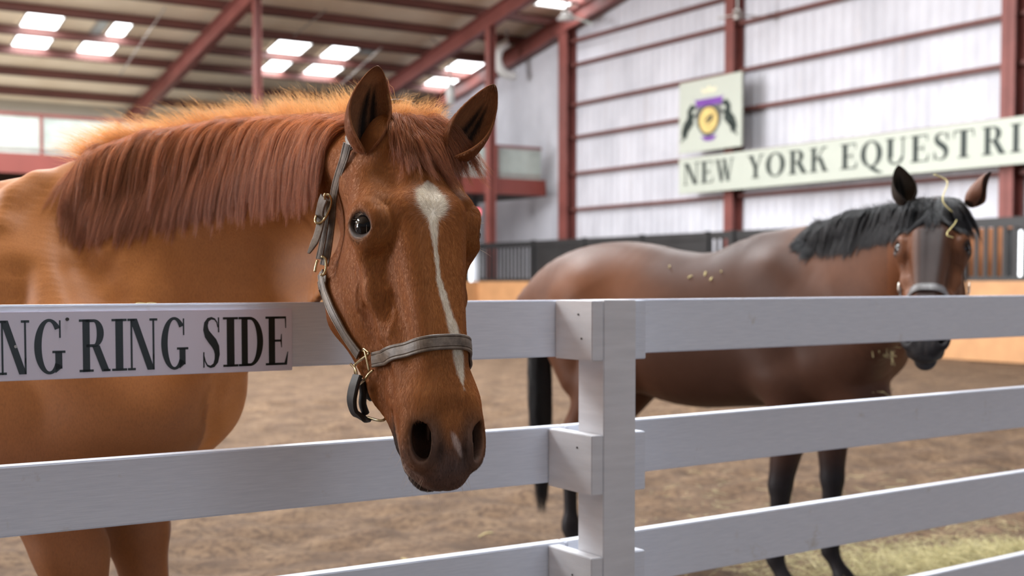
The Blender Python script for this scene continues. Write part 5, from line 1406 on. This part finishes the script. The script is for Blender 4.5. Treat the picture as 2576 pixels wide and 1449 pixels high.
def halter_bay():
    F, H = F2, H2; t = thing('halter', H.P(0, .3, -.1), 'grey leather halter with silver fittings on the dark bay horse', 'halter')
    L = lambda l, a, d: np.array(H.P(l, a, d))
    strap(F, [L(-.106, .17, -.257), L(-.108, .10, -.18), L(-.100, .05, -.12), L(-.085, .005, -.06), L(-.05, -.035, -.02), L(0, -.05, .0), L(.05, -.035, -.02), L(.085, .005, -.06), L(.100, .05, -.12), L(.108, .10, -.18), L(.106, .17, -.257)], .021, .003, 'crown_strap', M['grey_leather'], t, clear=.004)
    for sg in (1, -1):
        strap(F, [L(sg*.106, .175, -.262), L(sg*.099, .2177, -.268), L(sg*.0956, .2757, -.2413), L(sg*.083, .3234, -.2269), L(sg*.072, .3677, -.199)], .022, .0036, 'cheek_strap', M['grey_leather'], t, clear=.004)
        c = snap(F, [L(sg*.108, .165, -.25)], .012)[0]; q = [c+np.array(H.a)*.022*math.cos(x)+np.array(H.d)*.014*math.sin(x) for x in np.linspace(0, 2*PI, 9)[:-1]]
        loop_tube(q, .003, 'link_ring', M['silver'], t)
        c = snap(F, [L(sg*.07, .385, -.19)], .012)[0]; q = [c+np.array(H.a)*.024*math.cos(x)+np.array(H.d)*.02*math.sin(x) for x in np.linspace(0, 2*PI, 9)[:-1]]
        loop_tube(q, .003, 'cheek_ring', M['silver'], t)
    c = snap(F, [L(.109, .095, -.172)], .010)[0]; q = [c+np.array(H.a)*.030*math.cos(x)+np.array(H.d)*.016*math.sin(x) for x in np.linspace(0, 2*PI, 9)[:-1]]
    loop_tube(q, .0045, 'buckle', M['silver'], t)
    strap(F, [L(.061, .394, -.157), L(.0635, .412, -.056), L(.0414, .417, -.007), L(0, .418, .006), L(-.0414, .417, -.007), L(-.0635, .412, -.056), L(-.061, .394, -.157)], .029, .004, 'noseband', M['grey_leather'], t, clear=.005)
    strap(F, [L(.061, .394, -.18), L(.045, .41, -.215), L(0, .42, -.225), L(-.045, .41, -.215), L(-.061, .394, -.18)], .024, .004, 'chin_strap', M['grey_leather'], t, clear=.01)
halter_bay()
# ================================================================== hay
def hay_curves(name, P0, n, rnd, L, rad, spread_z, mat, label, cat, kind=None):
    S = np.zeros((n, 6, 3)); a = rnd.uniform(0, 2*PI, n); el = rnd.normal(size=n)*spread_z; d = np.stack([np.cos(a)*np.cos(el), np.sin(a)*np.cos(el), np.sin(el)], -1)
    b = rnd.normal(size=(n, 3))*.5; Ls = L*rnd.uniform(.4, 1.2, n)
    P = P0(n); 
    for j in range(6):
        t = j/5-.5; S[:, j] = P + d*(Ls*t)[:, None] + b*(Ls*t*t)[:, None]*.6
    S[..., 2] = np.maximum(S[..., 2], .002)
    o = hair_obj(name, S, rad*rnd.uniform(.6, 1.3, n), mat, None, tip=.7); tag(o, label, cat, kind=kind); return o
M['hay'] = hairmat('dry_hay', lin(158, 150, 108), lin(196, 186, 142), .6, .2, .35)
r3 = np.random.default_rng(77)
hc_ = W(2520, 1440, 1.0); hp = hit(2600, 1430, UP, 0.05)
def pile(n):
    r = np.abs(r3.normal(size=n))*.55; a = r3.uniform(0, 2*PI, n); x = hp.x + np.cos(a)*r*1.25; y = hp.y + np.sin(a)*r*.8
    h = .14*np.exp(-(r/.55)**2); return np.stack([x, y, .012 + h*r3.uniform(.1, 1, n)], -1)
hay_curves('hay_pile', pile, 9000, r3, .16, .0011, .35, M['hay'], 'loose pile of pale green-yellow hay on the footing at the lower right corner', 'hay', 'stuff')
def scatter(n):
    q = []
    while len(q) < n:
        px, py = r3.uniform(1450, 2560), r3.uniform(1180, 1449); w_ = ((px-1400)/1150)**1.2*((py-1100)/349)
        if r3.random() < w_: p = hit(px, py, UP, .008); q.append([p.x, p.y, .012])
    return np.array(q)
hay_curves('scattered_hay', scatter, 700, r3, .13, .0012, .12, M['hay'], 'thin scattered hay stalks on the footing around the bay horse\'s feet', 'hay', 'stuff')
def stalk(pts, r, label, name='hay_stalk', grp='single hay stalks'):
    P = spline([list(p) for p in pts], 6); o = MB().tube([Vector(p) for p in P], r, 6).build(name, M['straw'], None, True); tag(o, label, 'hay stalk', grp); return o
fh2 = lambda px, py, y0, y1, e: (lambda p: p + F2.normal(p[None])[0]*e)(first_hit(F2, px, py, y0, y1))
stalk([fh2(2349, 472, 4.0, 4.8, .048), fh2(2375, 490, 4.0, 4.8, .048), fh2(2370, 530, 4.0, 4.8, .048), fh2(2384, 560, 4.0, 4.8, .036), fh2(2376, 598, 4.0, 4.8, .024), fh2(2388, 603, 4.0, 4.8, .018)], .0022, 'long bent hay stalk lying over the bay horse\'s black forelock')
for px, py, lb in ((1685, 674, 'leftmost of the pale specks'), (1737, 698, 'yellowish speck left of the bright cluster'), (1775, 690, 'upper left of the bright specks'), (1790, 703, 'lowest of the bright specks'), (1815, 686, 'rightmost of the bright specks')):
    p = Vector(fh2(px, py, 5.0, 6.6, .004)); v = Vector(r3.normal(size=3)).normalized()*.010
    stalk([p-v, p+UP*.002, p+v], .003, f'tiny pale hay fragment on the bay horse\'s back, {lb}', 'hay_fragment', 'hay fragments on the bay horse\'s back')
def wisp(px, py, y0, y1, n, L, label):
    c = fh2(px, py, y0, y1, .01); P0 = lambda k: np.array(c)[None] + r3.normal(size=(k, 3))*.02
    hay_curves('hay_wisp', P0, n, r3, L, .0012, .9, M['hay'], label, 'hay', 'stuff')
wisp(2228, 885, 4.6, 5.6, 16, .07, 'small wisp of green hay caught on the bay horse\'s chest below the top board')
wisp(2205, 985, 4.6, 5.7, 12, .05, 'small pale wisp of hay on the bay horse\'s breast above the second board')
c = hit(1230, 1305, UP, .01)
for k, (px, py, qx, qy) in enumerate(((1180, 1302, 1215, 1322), (1205, 1350, 1240, 1340), (1010, 1405, 1040, 1420))):
    stalk([hit(px, py, UP, .012), hit((px+qx)/2, (py+qy)/2-4, UP, .014), hit(qx, qy, UP, .012)], .003, ['pale straw lying on the footing just left of the fence post', 'short straw on the footing below the chestnut\'s muzzle', 'thin straw on the footing near the bottom edge under the second board'][k], 'straw', 'straws on the footing')
# hay bits caught on the top board
for k, (px, py) in enumerate(((345, 768), (372, 770))):
    p = G(ab(hit_b(px, 771, RB))[0], RB+.01, ZT[0]+.001); stalk([p, p+D1*.008+UP*.001, p+D1*.018-D2*.008], .0007, ['green hay bit on top of the board above the letters, left one', 'green hay bit on top of the board above the letters, right one'][k], 'hay_bit', 'hay bits on the top board')
